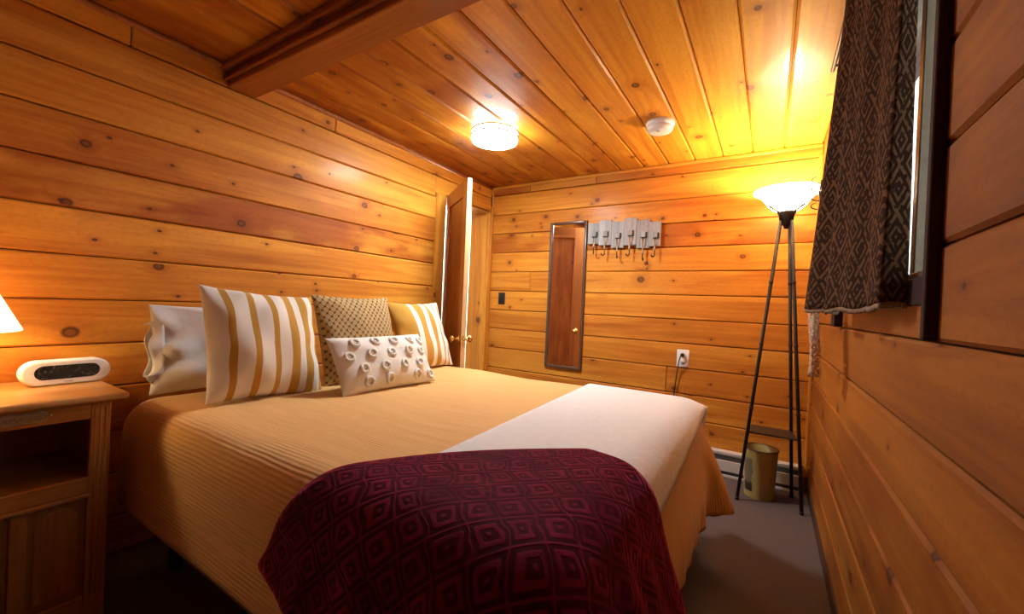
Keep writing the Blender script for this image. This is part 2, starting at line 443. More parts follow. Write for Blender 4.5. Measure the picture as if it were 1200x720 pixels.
def glass_mat():
    m, nt, b, o = newmat('window_glass')
    tr = nd(nt, 'ShaderNodeBsdfTransparent', {'Color': (.93, .96, .96, 1)})
    gl = nd(nt, 'ShaderNodeBsdfGlossy', {'Roughness': .02, 'Color': (1, 1, 1, 1)})
    fr = nd(nt, 'ShaderNodeFresnel', {'IOR': 1.45})
    ms = nd(nt, 'ShaderNodeMixShader', {0: mth(nt, 'MULTIPLY', fr.outputs[0], .6), 1: tr.outputs[0], 2: gl.outputs[0]})
    nt.links.new(ms.outputs[0], o.inputs[0]); nt.nodes.remove(b); return m
GLASS = glass_mat()

def basket_mat():
    m, nt, b, o = newmat('waste_basket_paint')
    uv, u, v = uvxy(nt)
    # u = angle fraction, v = height fraction : a dark woodland patch on one side
    n = noise(nt, xyz(nt, mth(nt, 'MULTIPLY', u, 26.0), mth(nt, 'MULTIPLY', v, 7.0)), 1.0, 3)
    du = mth(nt, 'ABSOLUTE', mth(nt, 'SUBTRACT', u, 0.625))
    patch = mth(nt, 'MULTIPLY', sstep(nt, mth(nt, 'MULTIPLY_ADD', n, .07, du), .085, .10, 1, 0), mth(nt, 'MULTIPLY', sstep(nt, v, .12, .15), sstep(nt, v, .78, .82, 1, 0)))
    lowp = mth(nt, 'MULTIPLY', patch, sstep(nt, mth(nt, 'MULTIPLY_ADD', n, .25, v), .42, .46, 1, 0))
    n2 = noise(nt, xyz(nt, mth(nt, 'MULTIPLY', u, 60.0), mth(nt, 'MULTIPLY', v, 2.0)), 1.0, 2)
    c = mix(nt, n2, (0.34, 0.26, 0.075), (0.42, 0.33, 0.11))
    c = mix(nt, patch, c, (0.16, 0.13, 0.09)); c = mix(nt, lowp, c, (0.03, 0.022, 0.014))
    setb(nt, b, Base_Color=c, Roughness=.5); return m
BASKET = basket_mat()

def screen_mat():
    m, nt, b, o = newmat('clock_display')
    uv, u, v = uvxy(nt)
    n = noise(nt, xyz(nt, mth(nt, 'MULTIPLY', u, 90.0), mth(nt, 'MULTIPLY', v, 60.0)), 1.0, 3)
    c = mix(nt, sstep(nt, n, .52, .75), (0.012, 0.013, 0.016), (0.10, 0.10, 0.10))
    setb(nt, b, Base_Color=c, Roughness=.12); return m
SCREEN = screen_mat()

# ------------------------------------------------------------------ room dimensions (metres; camera stands at x=0, y=0)
XL, XR, YB, YF, H = -2.36, 0.255, 3.35, -1.30, 2.29
GZ = [0.0, 0.165, 0.35, 0.535, 0.727, 0.911, 1.094, 1.272, 1.457, 1.640, 1.825, 2.008, 2.182]
TH = 0.14
THL = 0.22

def board_tint(z, base=None):
    return base if base is not None else (random.random() ** 2.2 * .8, random.uniform(.35, .65))

# --- left wall: boards with a doorway y 2.655..3.30, z 0..2.036
mb = MB()
DY0, DY1, DZ = 2.655, 3.30, 2.036
tL = {0: (0.4, .4), 1: (.4, .4), 2: (.5, .35), 3: (.7, .35), 4: (.6, .36), 5: (.4, .42), 6: (.26, .56), 7: (.20, .60), 8: (1.0, .36), 9: (.55, .50), 10: (.18, .52), 11: (.28, .46)}
for i in range(len(GZ) - 1):
    z0, z1 = GZ[i] + .002, GZ[i + 1] - .002
    if z1 <= DZ + .02:
        mb.box((XL - .03, YF, z0), (XL, 2.545, z1), .006, 1, 1, tL.get(i, (.2, .5)))
        mb.box((XL - .03, DY1 + .0, z0), (XL, YB, z1), .004, 1, 1, (.2, .5))
    else:
        mb.box((XL - .03, YF, z0), (XL, 2.53, z1), .006, 1, 1, tL.get(i, (.2, .5)))
        mb.box((XL - .03, 2.534, max(z0, DZ + .002)), (XL, YB, z1), .005, 1, 1, (.1, .55))
# top filler boards
for a, c, t in ((YF, .62, (0, .72)), (.624, 1.6, (.15, .5)), (1.604, YB, (0, .68))):
    mb.box((XL - .03, a, GZ[-1] + .003), (XL, c, 2.285), .005, 1, 1, t)
struct(mb.build('wall_left', W_WALL))
mb = MB()
mb.box((XL - THL, YF, 0), (XL - .02, DY0, H + .05)); mb.box((XL - THL, DY1, 0), (XL - .02, YB + .1, H + .05))
mb.box((XL - THL, DY0, DZ), (XL - .02, DY1, H + .05))
struct(mb.build('wall_left_backing', GROOVE))

# --- back wall
mb = MB()
tB = {0: (.4, .45), 1: (.4, .45), 2: (.3, .5), 3: (.3, .5), 4: (.25, .5), 5: (.35, .5), 6: (.12, .6), 7: (.15, .6), 8: (.10, .66), 9: (.85, .52), 10: (.35, .6), 11: (.05, .66)}
GB = [0.0, 0.16, 0.345, 0.530, 0.724, 0.911, 1.093, 1.278, 1.461, 1.646, 1.830, 2.016, 2.206]
for i in range(len(GB) - 1):
    z0, z1 = GB[i] + .002, GB[i + 1] - .002
    if i in (3, 7):
        xs = -.655 if i == 3 else -1.9
        mb.box((XL, YB, z0), (xs - .002, YB + .03, z1), .006, 1, 0, tB[i])
        mb.box((xs, YB, z0), (XR, YB + .03, z1), .006, 1, 0, (tB[i][0] + .15, tB[i][1]))
    else:
        mb.box((XL, YB, z0), (XR, YB + .03, z1), .006, 1, 0, tB[i])
mb.box((XL, YB, 2.208), (XR, YB + .03, H + .02), .0, 1, 0, (.3, .5))
struct(mb.build('wall_back', W_WALL))
struct(MB().box((XL - TH, YB + .024, 0), (XR + TH + .05, YB + .15, H + .05)).build('wall_back_backing', GROOVE))

# --- right wall with window opening y 1.085..2.15, z 1.245..2.17
WY0, WY1, WZ0, WZ1 = 1.042, 2.15, 1.245, 2.17
GR = [0.075, 0.235, 0.412, 0.585, 0.755, 0.927, 1.115, 1.290, 1.468, 1.650, 1.83, 2.01, 2.18]
mb = MB()
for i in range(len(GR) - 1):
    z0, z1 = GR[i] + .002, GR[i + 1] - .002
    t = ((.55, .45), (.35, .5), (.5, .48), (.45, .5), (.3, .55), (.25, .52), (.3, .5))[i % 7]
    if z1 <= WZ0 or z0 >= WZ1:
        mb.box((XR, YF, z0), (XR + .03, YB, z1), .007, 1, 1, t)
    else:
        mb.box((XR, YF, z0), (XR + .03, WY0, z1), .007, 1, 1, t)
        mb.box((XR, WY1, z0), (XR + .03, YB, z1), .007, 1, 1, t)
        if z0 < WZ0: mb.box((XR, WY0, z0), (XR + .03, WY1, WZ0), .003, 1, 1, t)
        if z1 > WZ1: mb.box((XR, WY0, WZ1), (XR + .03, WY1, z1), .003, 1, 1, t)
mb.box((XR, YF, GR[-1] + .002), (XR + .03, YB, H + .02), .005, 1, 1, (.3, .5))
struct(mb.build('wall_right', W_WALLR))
mb = MB()
x0, x1 = XR + .022, XR + TH
mb.box((x0, YF, 0), (x1, WY0, H + .05)); mb.box((x0, WY1, 0), (x1, YB + .03, H + .05))
mb.box((x0, WY0, 0), (x1, WY1, WZ0)); mb.box((x0, WY0, WZ1), (x1, WY1, H + .05))
struct(mb.build('wall_right_backing', GROOVE))
struct(MB().box((XL, YF - .12, 0), (XR, YF, H + .05), 0, 1, 0, (.3, .5)).build('wall_front', W_BEAM))

# --- ceiling: boards along y
mb = MB()
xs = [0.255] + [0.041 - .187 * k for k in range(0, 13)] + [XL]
tt = [(.02, .72), (.05, .70), (.02, .68), (.08, .66), (.22, .66), (.10, .66), (.40, .56), (.65, .42), (.6, .36), (.85, .28), (.75, .26), (.95, .20), (.85, .20), (1.0, .16), (.9, .18)]  # lamp falloff painted into the board tints: lighter right, darker and redder left
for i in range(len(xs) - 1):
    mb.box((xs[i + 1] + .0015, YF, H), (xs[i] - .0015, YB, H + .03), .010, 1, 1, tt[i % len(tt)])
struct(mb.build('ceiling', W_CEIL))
struct(MB().box((XL - .1, YF - .1, H + .024), (XR + .3, YB + .1, H + .1)).build('ceiling_backing', GROOVE))
struct(MB().box((XL - .05, YF - .1, -.06), (XR + .05, YB + .05, 0)).build('floor', CARPET))

# --- trim
mb = MB()
for a, c, t in ((XL, -1.93, (.9, .40)), (-1.928, -1.29, (.1, .6)), (-1.288, XR, (.5, .5))):
    mb.box((a, YB - .018, 2.208), (c, YB, 2.262), .003, 1, 0, t)
mb.box((XL, YB - .026, 2.262), (XR, YB, H), .008, 2, 0, (.2, .55))
struct(mb.build('trim_1', W_TRIM))
mb = MB().tube([(XL + .004, YF, H - .012), (XL + .004, YB, H - .012)], .014, 12)
struct(mb.build('trim_2', W_MOULD))
mb = MB().box((XR - .02, YB - .02, .10), (XR, YB, H - .08), .004, 1, 2, (.1, .5))
struct(mb.build('trim_3', W_TRIM))
mb = MB().box((XL, YB - .03, 0), (XL + .02, YB, 2.21), .004, 1, 2, (.3, .45))
mb.box((XL, YB - .03, 2.10), (XL + .024, YB - .002, 2.25), .004, 1, 2, (0, .7))
struct(mb.build('trim_4', W_TRIM))
struct(MB().box((XR - .004, YF, 0), (XR + .03, YB, .075), .004, 1, 1).build('baseboard_right', GROOVE))

# --- ceiling beam
BM = thing('ceiling_beam', 'dark reddish wooden beam crossing the board ceiling near the top left', 'beam', (-1.05, 1.06, 2.18))
MB().box((XL, .992, 2.18), (XR, 1.125, H), .004, 1, 0, (.2, .55)).build('beam_body', W_BEAM, BM)
m2 = MB().box((XL, .958, 2.252), (XR, .992, H), .012, 3, 0, (.5, .45))
m2.box((XL, .972, 2.205), (XR, .992, 2.222), .005, 2, 0, (.6, .4))
m2.build('cornice_moulding', W_BEAM, BM)

# --- doorway casing, jambs and door
mb = MB()
mb.box((XL - .03, 2.545, 0), (XL + .012, DY0, DZ), .003, 1, 2, (0, .75))
mb.box((XL - THL, DY0 - .02, 0), (XL - .03, DY0, DZ), .001, 1, 2, (0, .6))
mb.box((XL - THL, DY1 - .004, 0), (XL + .010, DY1 + .028, DZ), .003, 1, 2, (.1, .62))
mb.box((XL - .028, DY1 - .012, 0), (XL - .006, DY1, DZ), .003, 1, 2, (.1, .6))
mb.box((XL - THL, DY0, DZ - .004), (XL, DY1, DZ + .02), .002, 1, 1, (.4, .5))
struct(mb.build('trim_5', W_TRIM))

hinge = Vector((XL + .028, 2.690, 0)); lead = Vector((-1.838, 2.345, 0))
ax = (lead - hinge); dw = ax.length; ang = math.atan2(ax.y, ax.x)
DR = thing('wooden_door', 'open brown wooden door with one recessed panel standing off the left wall', 'door', hinge)
Md = Matrix.Translation(hinge) @ Matrix.Rotation(ang, 4, 'Z')
z0, z1, th = .012, 2.040, .035
mb = MB()
for lo, hi, g in (((0, -th, z0), (.105, 0, z1), 2), ((dw - .105, -th, z0), (dw - .002, 0, z1), 2), ((.105, -th, z1 - .115), (dw - .105, 0, z1), 0), ((.105, -th, z0), (dw - .105, 0, z0 + .2), 0)):
    mb.box(lo, hi, .002, 1, g, (.1, .5), Md)
mb.build('door_frame', W_DOOR, DR)
MB().box((.10, -th * .68, z0 + .19), (dw - .10, -th * .32, z1 - .105), 0, 1, 2, (.7, .4), Md).build('door_panel', W_DOOR, DR)
MB().box((dw - .003, -th + .001, z0), (dw, -.001, z1), .001, 1, 2, (0, .7), Md).build('door_edge', W_EDGE, DR)
kz = .884
for s in (0, 1):
    kn = MB()
    y0 = 0 if s else -th; sg = 1 if s else -1
    kn.lathe([(0, 0), (.027, 0), (.026, .005), (.011, .008), (.010, .03), (.020, .036), (.026, .046), (.024, .058), (.012, .065), (0, .066)], (0, 0, 0), 1, 20, mat=Md @ Matrix.Translation((dw - .055, y0, kz)) @ Matrix.Scale(sg, 4, (0, 1, 0)))
    kn.build('door_knob', BRASS, DR)
MB().box((dw - .001, -th * .85, kz - .03), (dw + .003, -th * .15, kz + .03), .0015, 1, 2, mat=Md).tube([(dw, -th * .5, kz), (dw + .012, -th * .5, kz)], .007, mat=Md).build('latch_plate', BRASS, DR)
for hz in (1.86, .25):
    MB().tube([(-.006, -.006, hz - .045), (-.006, -.006, hz + .045)], .007, mat=Md).box((-.02, -.010, hz - .045), (.02, -.002, hz + .045), .001, mat=Md).build('hinge', BLACK, DR)

# --- hallway beyond the doorway
HW = plain('hall_white_paint', (0.78, 0.75, 0.70), .7)
mb = MB().box((-3.75, 1.3, 0), (-3.65, 5.2, H)); mb.box((-3.75, 5.1, 0), (XL - THL, 5.2, H)); mb.box((-3.75, 1.2, 0), (XL - THL, 1.3, H))
mb.box((XL - THL, YB + .1, 0), (XL - THL + .02, 5.2, H))
struct(mb.build('wall_hall', HW))
struct(MB().box((-3.75, 1.2, -.06), (XL - .05, 5.2, 0)).build('floor_hall', CARPET))
struct(MB().box((-3.75, 1.2, H), (XL - .1, 5.2, H + .05)).build('ceiling_hall', HW))

# --- window
WN = bpy.data.objects.new('window_1', None); COL.objects.link(WN); WN['_w'] = (0, 0, 0); struct(WN)
mb = MB()
mb.box((XR - .020, 1.022, 1.118), (XR + .0, WY0, 2.285), .002, 1, 2)
mb.box((XR - .030, WY1, 1.118), (XR, WY1 + .085, 2.285), .004, 1, 2)
mb.box((XR - .008, WY0, WZ0 - .062), (XR, WY1, WZ0 - .004), .003, 1, 1)
mb.box((XR - .030, WY0, WZ1), (XR, WY1, WZ1 + .085), .004, 1, 1)
mb.build('window_casing', W_DARKCAS, WN)
mb = MB()
mb.box((XR, WY0, WZ0 - .004), (XR + TH + .02, WY1, WZ0 + .01), .002, 1, 1)
mb.box((XR, WY0, WZ1 - .012), (XR + TH, WY1, WZ1 + .0), .002, 1, 1)
mb.box((XR + .001, WY0 - .002, WZ0), (XR + TH, WY0 + .006, WZ1), .001, 1, 2)
mb.box((XR + .001, WY1 - .012, WZ0), (XR + TH, WY1, WZ1), .002, 1, 2)
mb.build('window_jamb', W_STILE, WN)
mb = MB()
mb.box((XR + .087, 1.600, WZ0 + .01), (XR + .150, 1.640, WZ1 - .012), .003, 1, 2)
mb.box((XR + .09, WY0 + .012, WZ0 + .01), (XR + .128, WY0 + .04, WZ1 - .012), .003, 1, 2)
mb.box((XR + .085, WY0 + .012, WZ0 + .01), (XR + .128, WY1 - .012, WZ0 + .035), .003, 1, 1)
mb.box((XR + .085, WY0 + .012, WZ1 - .04), (XR + .128, WY1 - .012, WZ1 - .012), .003, 1, 1)
mb.box((XR + .085, WY1 - .045, WZ0 + .01), (XR + .128, WY1 - .012, WZ1 - .012), .003, 1, 2)
mb.build('window_sash', W_STILE, WN)
for a, c in ((WY0 + .03, 1.602), (1.638, WY1 - .03)):
    MB().box((XR + .120, a, WZ0 + .02), (XR + .124, c, WZ1 - .02)).build('glass_pane', GLASS, WN)

# --- curtain (parametric folds)
def curtain():
    nu, nv = 130, 60
    vs = []; uvs = []; fs = []
    ztop = 2.215
    for j in range(nv + 1):
        t = j / nv                               # 0 top .. 1 bottom
        for i in range(nu + 1):
            s = i / nu                           # 0 near edge .. 1 far edge
            yn = 1.155; yf = 1.78 + .17 * t
            y = yn + (yf - yn) * s
            xb = .200 - (.020 + .068 * t ** 1.2) * s ** 1.1 + (.026 - .020 * t) * max(0, 1 - (s - .05) * 3.5)
            fold = .022 * math.sin(2 * PI * (2.6 * s ** .9 + .10 * t)) + .007 * math.sin(2 * PI * (6.3 * s + .25 * t + .2))
            fold *= (.55 + .6 * t) * min(1, max(0, s - .06) * 3.2)
            x = xb - fold
            if s < .07:                          # near edge turns back towards the window
                k = 1 - s / .07
                x = xb + (.006 + .034 * t) * k; y = 1.166 + .05 * s / .07 * .4 + .022 * k
            zb = 1.190 - .012 * math.sin(PI * s) + .004 * math.sin(40 * s)
            z = ztop + (zb - ztop) * t
            vs.append((x, y, z)); uvs.append((s * 1.02, t * (ztop - zb)))
    for j in range(nv):
        for i in range(nu):
            a = j * (nu + 1) + i
            fs.append([a, a + 1, a + nu + 2, a + nu + 1])
    return vs, fs, uvs
CU = thing('curtain', 'dark brown curtain with woven tan diamond pattern hanging over the window', 'curtain', (.17, 1.5, 1.18))
vs, fs, uvs = curtain()
mb = MB(); mb.add(vs, fs, uvs=uvs, smooth=True)
o = mb.build('curtain_panel', CURTAIN, CU, fix=False)
md = o.modifiers.new('s', 'SOLIDIFY'); md.thickness = .0025; md.offset = 0
FRINGE = cloth_mat('curtain_fringe_yarn', (0.33, 0.22, 0.14), 300, .4)
fv = []; ff = []; fu = []
for i in range(0, 261):
    a_ = Vector(vs[60 * 131 + i // 2]); b_ = Vector(vs[60 * 131 + min(130, (i + 1) // 2)])
    p = (a_ + b_) / 2
    fv.append(tuple(p + Vector((0, 0, .004)))); fu.append((i * .004, 0))
    fv.append(tuple(p + Vector((random.uniform(-.002, .002), 0, -.004 - (i % 2) * .008 - random.random() * .003)))); fu.append((i * .004, .012))
    if i: ff.append([2 * i - 2, 2 * i, 2 * i + 1, 2 * i - 1])
mb = MB(); mb.add(fv, ff, uvs=fu, smooth=True)
o = mb.build('fringe', FRINGE, CU, fix=False); o.modifiers.new('s', 'SOLIDIFY').thickness = .004
RD = thing('curtain_rod', 'dark iron curtain rod above the window at the ceiling line', 'curtain rod', (.19, 1.5, 2.22))
MB().tube([(.19, 0.93, 2.225), (.19, 2.24, 2.225)], .008, 12).build('rod', BLACK, RD)
for yy in (.96, 2.2):
    MB().tube([(XR, yy, 2.225), (.19, yy, 2.225)], .006, 8).build('bracket', BLACK, RD)

# lace strip below the curtain
def lace():
    vs = []; uvs = []; fs = []; nu, nv = 16, 50
    for j in range(nv + 1):
        t = j / nv
        wd = .030 + .012 * math.sin(t * PI) + .010 * t
        if t > .93: wd *= 1 - ((t - .93) / .07) ** 2 * .75
        for i in range(nu + 1):
            s = i / nu - .5
            sc = 1 + .14 * abs(math.sin(t * 26)) * (abs(s) * 2) ** 3
            x = .152 + .004 * math.sin(s * 9 + t * 5) + .012 * t * 0 + .010 * math.cos(s * 14)
            y = 2.06 + s * wd * 2.3 * sc - .030 * t + .015 * math.sin(t * 7)
            x += s * .028
            z = 1.215 - .300 * t
            vs.append((x, y, z)); uvs.append((s * wd * 2.6, t * .3))
    for j in range(nv):
        for i in range(nu):
            a = j * (nu + 1) + i
            fs.append([a, a + 1, a + nu + 2, a + nu + 1])
    return vs, fs, uvs
vs2, fs2, uv2 = lace()
mb = MB(); mb.add(vs2, fs2, uvs=uv2, smooth=True)
o = mb.build('lace_curtain', LACE, None, (.152, 2.03, .915), fix=False)
o.modifiers.new('s', 'SOLIDIFY').thickness = .003
tag(o, 'cream crocheted lace strip hanging below the far edge of the brown curtain', 'lace curtain')

# scroll hooks on the right wall behind the lamp shade
def spiral(c, r, turns, n=26, sgn=1, a0=0.0):
    return [(c[0] - .0, c[1] + sgn * (r * (1 - .75 * k / n)) * math.cos(a0 + turns * 2 * PI * k / n), c[2] + (r * (1 - .75 * k / n)) * math.sin(a0 + turns * 2 * PI * k / n)) for k in range(n + 1)]
SH = thing('scroll_wall_hook', 'small black iron scroll hook on the right wall beside the lamp bowl', 'hook', (XR, 2.95, 1.9))
MB().tube([(.235, 2.93, 1.75), (.222, 2.93, 1.80), (.215, 2.93, 1.87), (.222, 2.93, 1.94)], .004, 8).box((.228, 2.915, 1.77), (XR, 2.945, 1.92), .003).build('hook_plate', BLACK, SH)
for k, zz in enumerate((1.775, 1.825, 1.875, 1.925)):
    MB().tube([(.222 - .045 * math.sin(a) , 2.93, zz + .018 - .022 * math.cos(a)) for a in [q * .33 for q in range(0, 9)]], .0035, 8).build('scroll', BLACK, SH)

# ------------------------------------------------------------------ cloth solver (position based)
def drape(P0, boxes, steps=160, iters=14, fric=.55, bend=.25, shear=.7, dt=.018, damp=.985, seed=1, floor=.004):
    rng = np.random.default_rng(seed)
    n, m, _ = P0.shape
    P = P0.copy(); P[..., 2] += rng.uniform(-.001, .001, (n, m)); V = np.zeros_like(P)
    def d(a, b): return np.linalg.norm(a - b, axis=-1)
    cons = []
    def add(di, dj, st, gi, axis):
        i0 = np.arange(n - di if di >= 0 else n); jr = np.arange(max(0, -dj), m - max(0, dj))
        for g in gi:
            if axis == 0: ii = i0[[x in g[1] for x in (i0 % g[0])]]; jj = jr
            else: ii = i0; jj = jr[[x in g[1] for x in (jr % g[0])]]
            if len(ii) == 0 or len(jj) == 0: continue
            A = np.ix_(ii, jj); B = np.ix_(ii + di, jj + dj)
            cons.append((A, B, d(P0[A], P0[B])[..., None], st))
    e2 = [(2, (0,)), (2, (1,))]; e4 = [(4, (0, 1)), (4, (2, 3))]
    add(1, 0, 1.0, e2, 0); add(0, 1, 1.0, e2, 1)
    add(1, 1, shear, e2, 0); add(1, -1, shear, e2, 0)
    add(2, 0, bend, e4, 0); add(0, 2, bend, e4, 1)
    def collide(P, old):
        for c, h, r in boxes:
            q = P - c; s = np.sign(q); s[s == 0] = 1
            a = np.abs(q) - (h - r)
            mxp = np.maximum(a, 0); ln = np.linalg.norm(mxp, axis=-1)
            dist = np.where(ln > 0, ln, a.max(-1)) - r
            hit = dist < 0
            if not hit.any(): continue
            gr = np.where(ln[..., None] > 0, mxp / np.maximum(ln, 1e-9)[..., None], 0)
            ins = ln <= 0
            if ins.any():
                k = a.argmax(-1); oh = np.eye(3)[k]; gr = np.where(ins[..., None], oh, gr)
            gr = gr * s
            Pn = P - gr * dist[..., None]
            dv = Pn - old; tn = dv - (dv * gr).sum(-1, keepdims=True) * gr
            Pn = Pn - tn * fric
            P = np.where(hit[..., None], Pn, P)
        lo = P[..., 2] < floor
        P[..., 2] = np.where(lo, floor, P[..., 2])
        return P
    for st in range(steps):
        old = P.copy()
        V[..., 2] -= 9.8 * dt; V *= damp
        P = P + V * dt
        for it in range(iters):
            for A, B, L, k in cons:
                a, b = P[A], P[B]; dd = b - a; l = np.linalg.norm(dd, axis=-1, keepdims=True)
                cr = dd * (.5 * k * (l - L) / np.maximum(l, 1e-9))
                P[A] = a + cr; P[B] = b - cr
            if it % 3 == 2: P = collide(P, old)
        P = collide(P, old)
        V = (P - old) / dt
        sp = np.linalg.norm(V, axis=-1, keepdims=True); V *= np.minimum(1, 2.5 / np.maximum(sp, 1e-9))
    return P

def cloth_obj(name, P, UV, mat, thick, parent=None, loc=None, sub=1):
    n, m, _ = P.shape
    vs = [tuple(p) for p in P.reshape(-1, 3)]; uvs = [tuple(q) for q in UV.reshape(-1, 2)]
    fs = [[i * m + j, (i + 1) * m + j, (i + 1) * m + j + 1, i * m + j + 1] for i in range(n - 1) for j in range(m - 1)]
    mb = MB(); mb.add(vs, fs, uvs=uvs, smooth=True)
    o = mb.build(name, mat, parent, loc, fix=False)
    s = o.modifiers.new('sub', 'SUBSURF'); s.levels = sub; s.render_levels = sub
    if thick:
        t = o.modifiers.new('thick', 'SOLIDIFY'); t.thickness = thick; t.offset = 1.0
    return o

# ------------------------------------------------------------------ bed
BX0, BX1, BY0, BY1, BZ = -2.190, -.262, .588, 2.275, .688
BD = thing('bed', 'large bed with beige box spring under the ochre quilt by the left wall', 'bed', ((BX0 + BX1) / 2, (BY0 + BY1) / 2, 0))
MB().box((BX0, BY0 + .006, .44), (BX1 - .006, BY1 - .006, BZ), .075, 5).build('mattress', SHEET, BD)
MB().box((BX0, BY0 - .004, .285), (BX1 - .005, BY1, .438), .012, 2).build('box_spring', TICK, BD)
mb = MB(); mb.box((BX0 + .02, BY0 + .03, .25), (BX1 - .04, BY0 + .065, .284)).box((BX0 + .02, BY1 - .065, .25), (BX1 - .04, BY1 - .03, .284)).box((BX1 - .075, BY0 + .03, .25), (BX1 - .04, BY1 - .03, .284))
mb.box((BX0 + .02, BY0 + .03, .25), (BX0 + .055, BY1 - .03, .284)); mb.build('bed_frame', BLACK, BD)
for lx in (BX0 + .15, BX1 - .25):
    for ly in (BY0 + .15, BY1 - .15):
        MB().box((lx - .02, ly - .02, 0), (lx + .02, ly + .02, .284), .002).build('leg', BLACK, BD)

def skirt(off):
    lo = np.array([BX0, BY0 - .012, -1.0]) - off; hi = np.array([BX1 + .045, BY1 + .012, .50]) + off
    return ((lo + hi) / 2, (hi - lo) / 2, .12 + off)
def boxdef(off, dz=0.0):
    lo = np.array([BX0, BY0, -1.0]) - off; hi = np.array([BX1, BY1, BZ + dz]) + off
    return ((lo + hi) / 2, (hi - lo) / 2, .085 + off)

# quilt
sp = .042
ov = .31
gx = np.arange(0, int((BX1 + ov - BX0) / sp) + 1) * sp + BX0 + .045
gy = np.arange(0, int((BY1 - BY0 + 2 * ov) / sp) + 1) * sp + BY0 - ov
GX, GY = np.meshgrid(gx, gy, indexing='ij')
# round the cloth corners at the foot
AX = np.clip(GX - BX1, 0, None) / ov; AY = (np.clip(BY0 - GY, 0, None) + np.clip(GY - BY1, 0, None)) / ov; SY = np.sign(GY - (BY0 + BY1) / 2)
kx = np.sqrt(1 - .5 * np.clip(AY, 0, 1) ** 2 * .85); ky = np.sqrt(1 - .5 * np.clip(AX, 0, 1) ** 2)
QX = np.where(GX > BX1, BX1 + (GX - BX1) * kx, GX)
QY = np.where(GY < BY0, BY0 - (BY0 - GY) * ky, np.where(GY > BY1, BY1 + (GY - BY1) * ky, GY))
P0 = np.stack([QX, QY, np.full_like(GX, BZ + .02)], -1)
rng = np.random.default_rng(3)
# pre-drop the overhang so it settles quickly
P = drape(P0, [boxdef(.008), skirt(.008)], steps=190, iters=12, fric=.35, bend=.12, shear=.5)
# keep head edge off the wall
P[..., 0] = np.maximum(P[..., 0], XL + .006)
gm = (np.sin(GX * 5.1 + 1.3) * np.sin(GY * 4.3 + .4) + .6 * np.sin(GX * 9.7 + GY * 7.9))
top = (P[..., 2] > BZ - .01)
P[..., 2] += np.where(top, .006 + .006 * gm, 0)
UVq = np.stack([GX, GY], -1)
o = cloth_obj('quilt', P, UVq, QUILT, .007, None, ((BX0 + BX1) / 2, (BY0 + BY1) / 2, .25), 1)
tag(o, 'ochre ribbed quilt spread over the bed and hanging down its sides', 'quilt')
print('quilt z', P[..., 2].min(), P[..., 0].max())

# white throw across the foot
sp = .035
a = np.arange(0, 18) * sp; bb = np.arange(0, 51) * sp
A, B = np.meshgrid(a, bb, indexing='ij')
ty = .74 + B
tx = -.835 + A + (2.2 - ty) * .055
P0 = np.stack([tx, ty, np.full_like(tx, BZ + .04)], -1)
P = drape(P0, [boxdef(.026), skirt(.026)], steps=90, iters=12, fric=.95, bend=.3)
FP = P
o = cloth_obj('fur_throw', P, np.stack([tx, ty], -1), FUR, .016, None, (-.55, 1.6, .70), 1)
tag(o, 'white plush throw laid across the foot of the bed', 'throw blanket')

# burgundy throw, laid at an angle over the near foot corner
sp = .034
C0 = np.array([-1.03, .375]); du = np.array([.60, .80]); dv = np.array([.972, -.235])
a = np.arange(0, 30) * sp; bb = np.arange(0, 38) * sp
A, B = np.meshgrid(a, bb, indexing='ij')
bow = .075 * np.sin(PI * (A / a[-1]) ** 1.25) * (1 - B / bb[-1])
tx = C0[0] + A * du[0] + (B - bow) * dv[0]; ty = C0[1] + A * du[1] + (B - bow) * dv[1]
rip = .004 * np.sin(tx * 23 + ty * 9) + .003 * np.sin(ty * 31 - tx * 12) + .016 * np.clip((tx + .38) / .12, 0, 1) * np.sin(2 * PI * ty / .15 + 2.2 * np.sin(ty * 7))
P0 = np.stack([tx, ty, np.full_like(tx, BZ + .07) + rip], -1)
P = drape(P0, [boxdef(.048), skirt(.085)], steps=120, iters=12, fric=.96, bend=.2, shear=.6)
o = cloth_obj('plush_throw', P, np.stack([tx, ty], -1), VELVET, .012, None, (-.5, .7, .70), 1)
tag(o, 'burgundy plush throw with embossed lattice draped over the near foot corner of the bed', 'throw blanket')

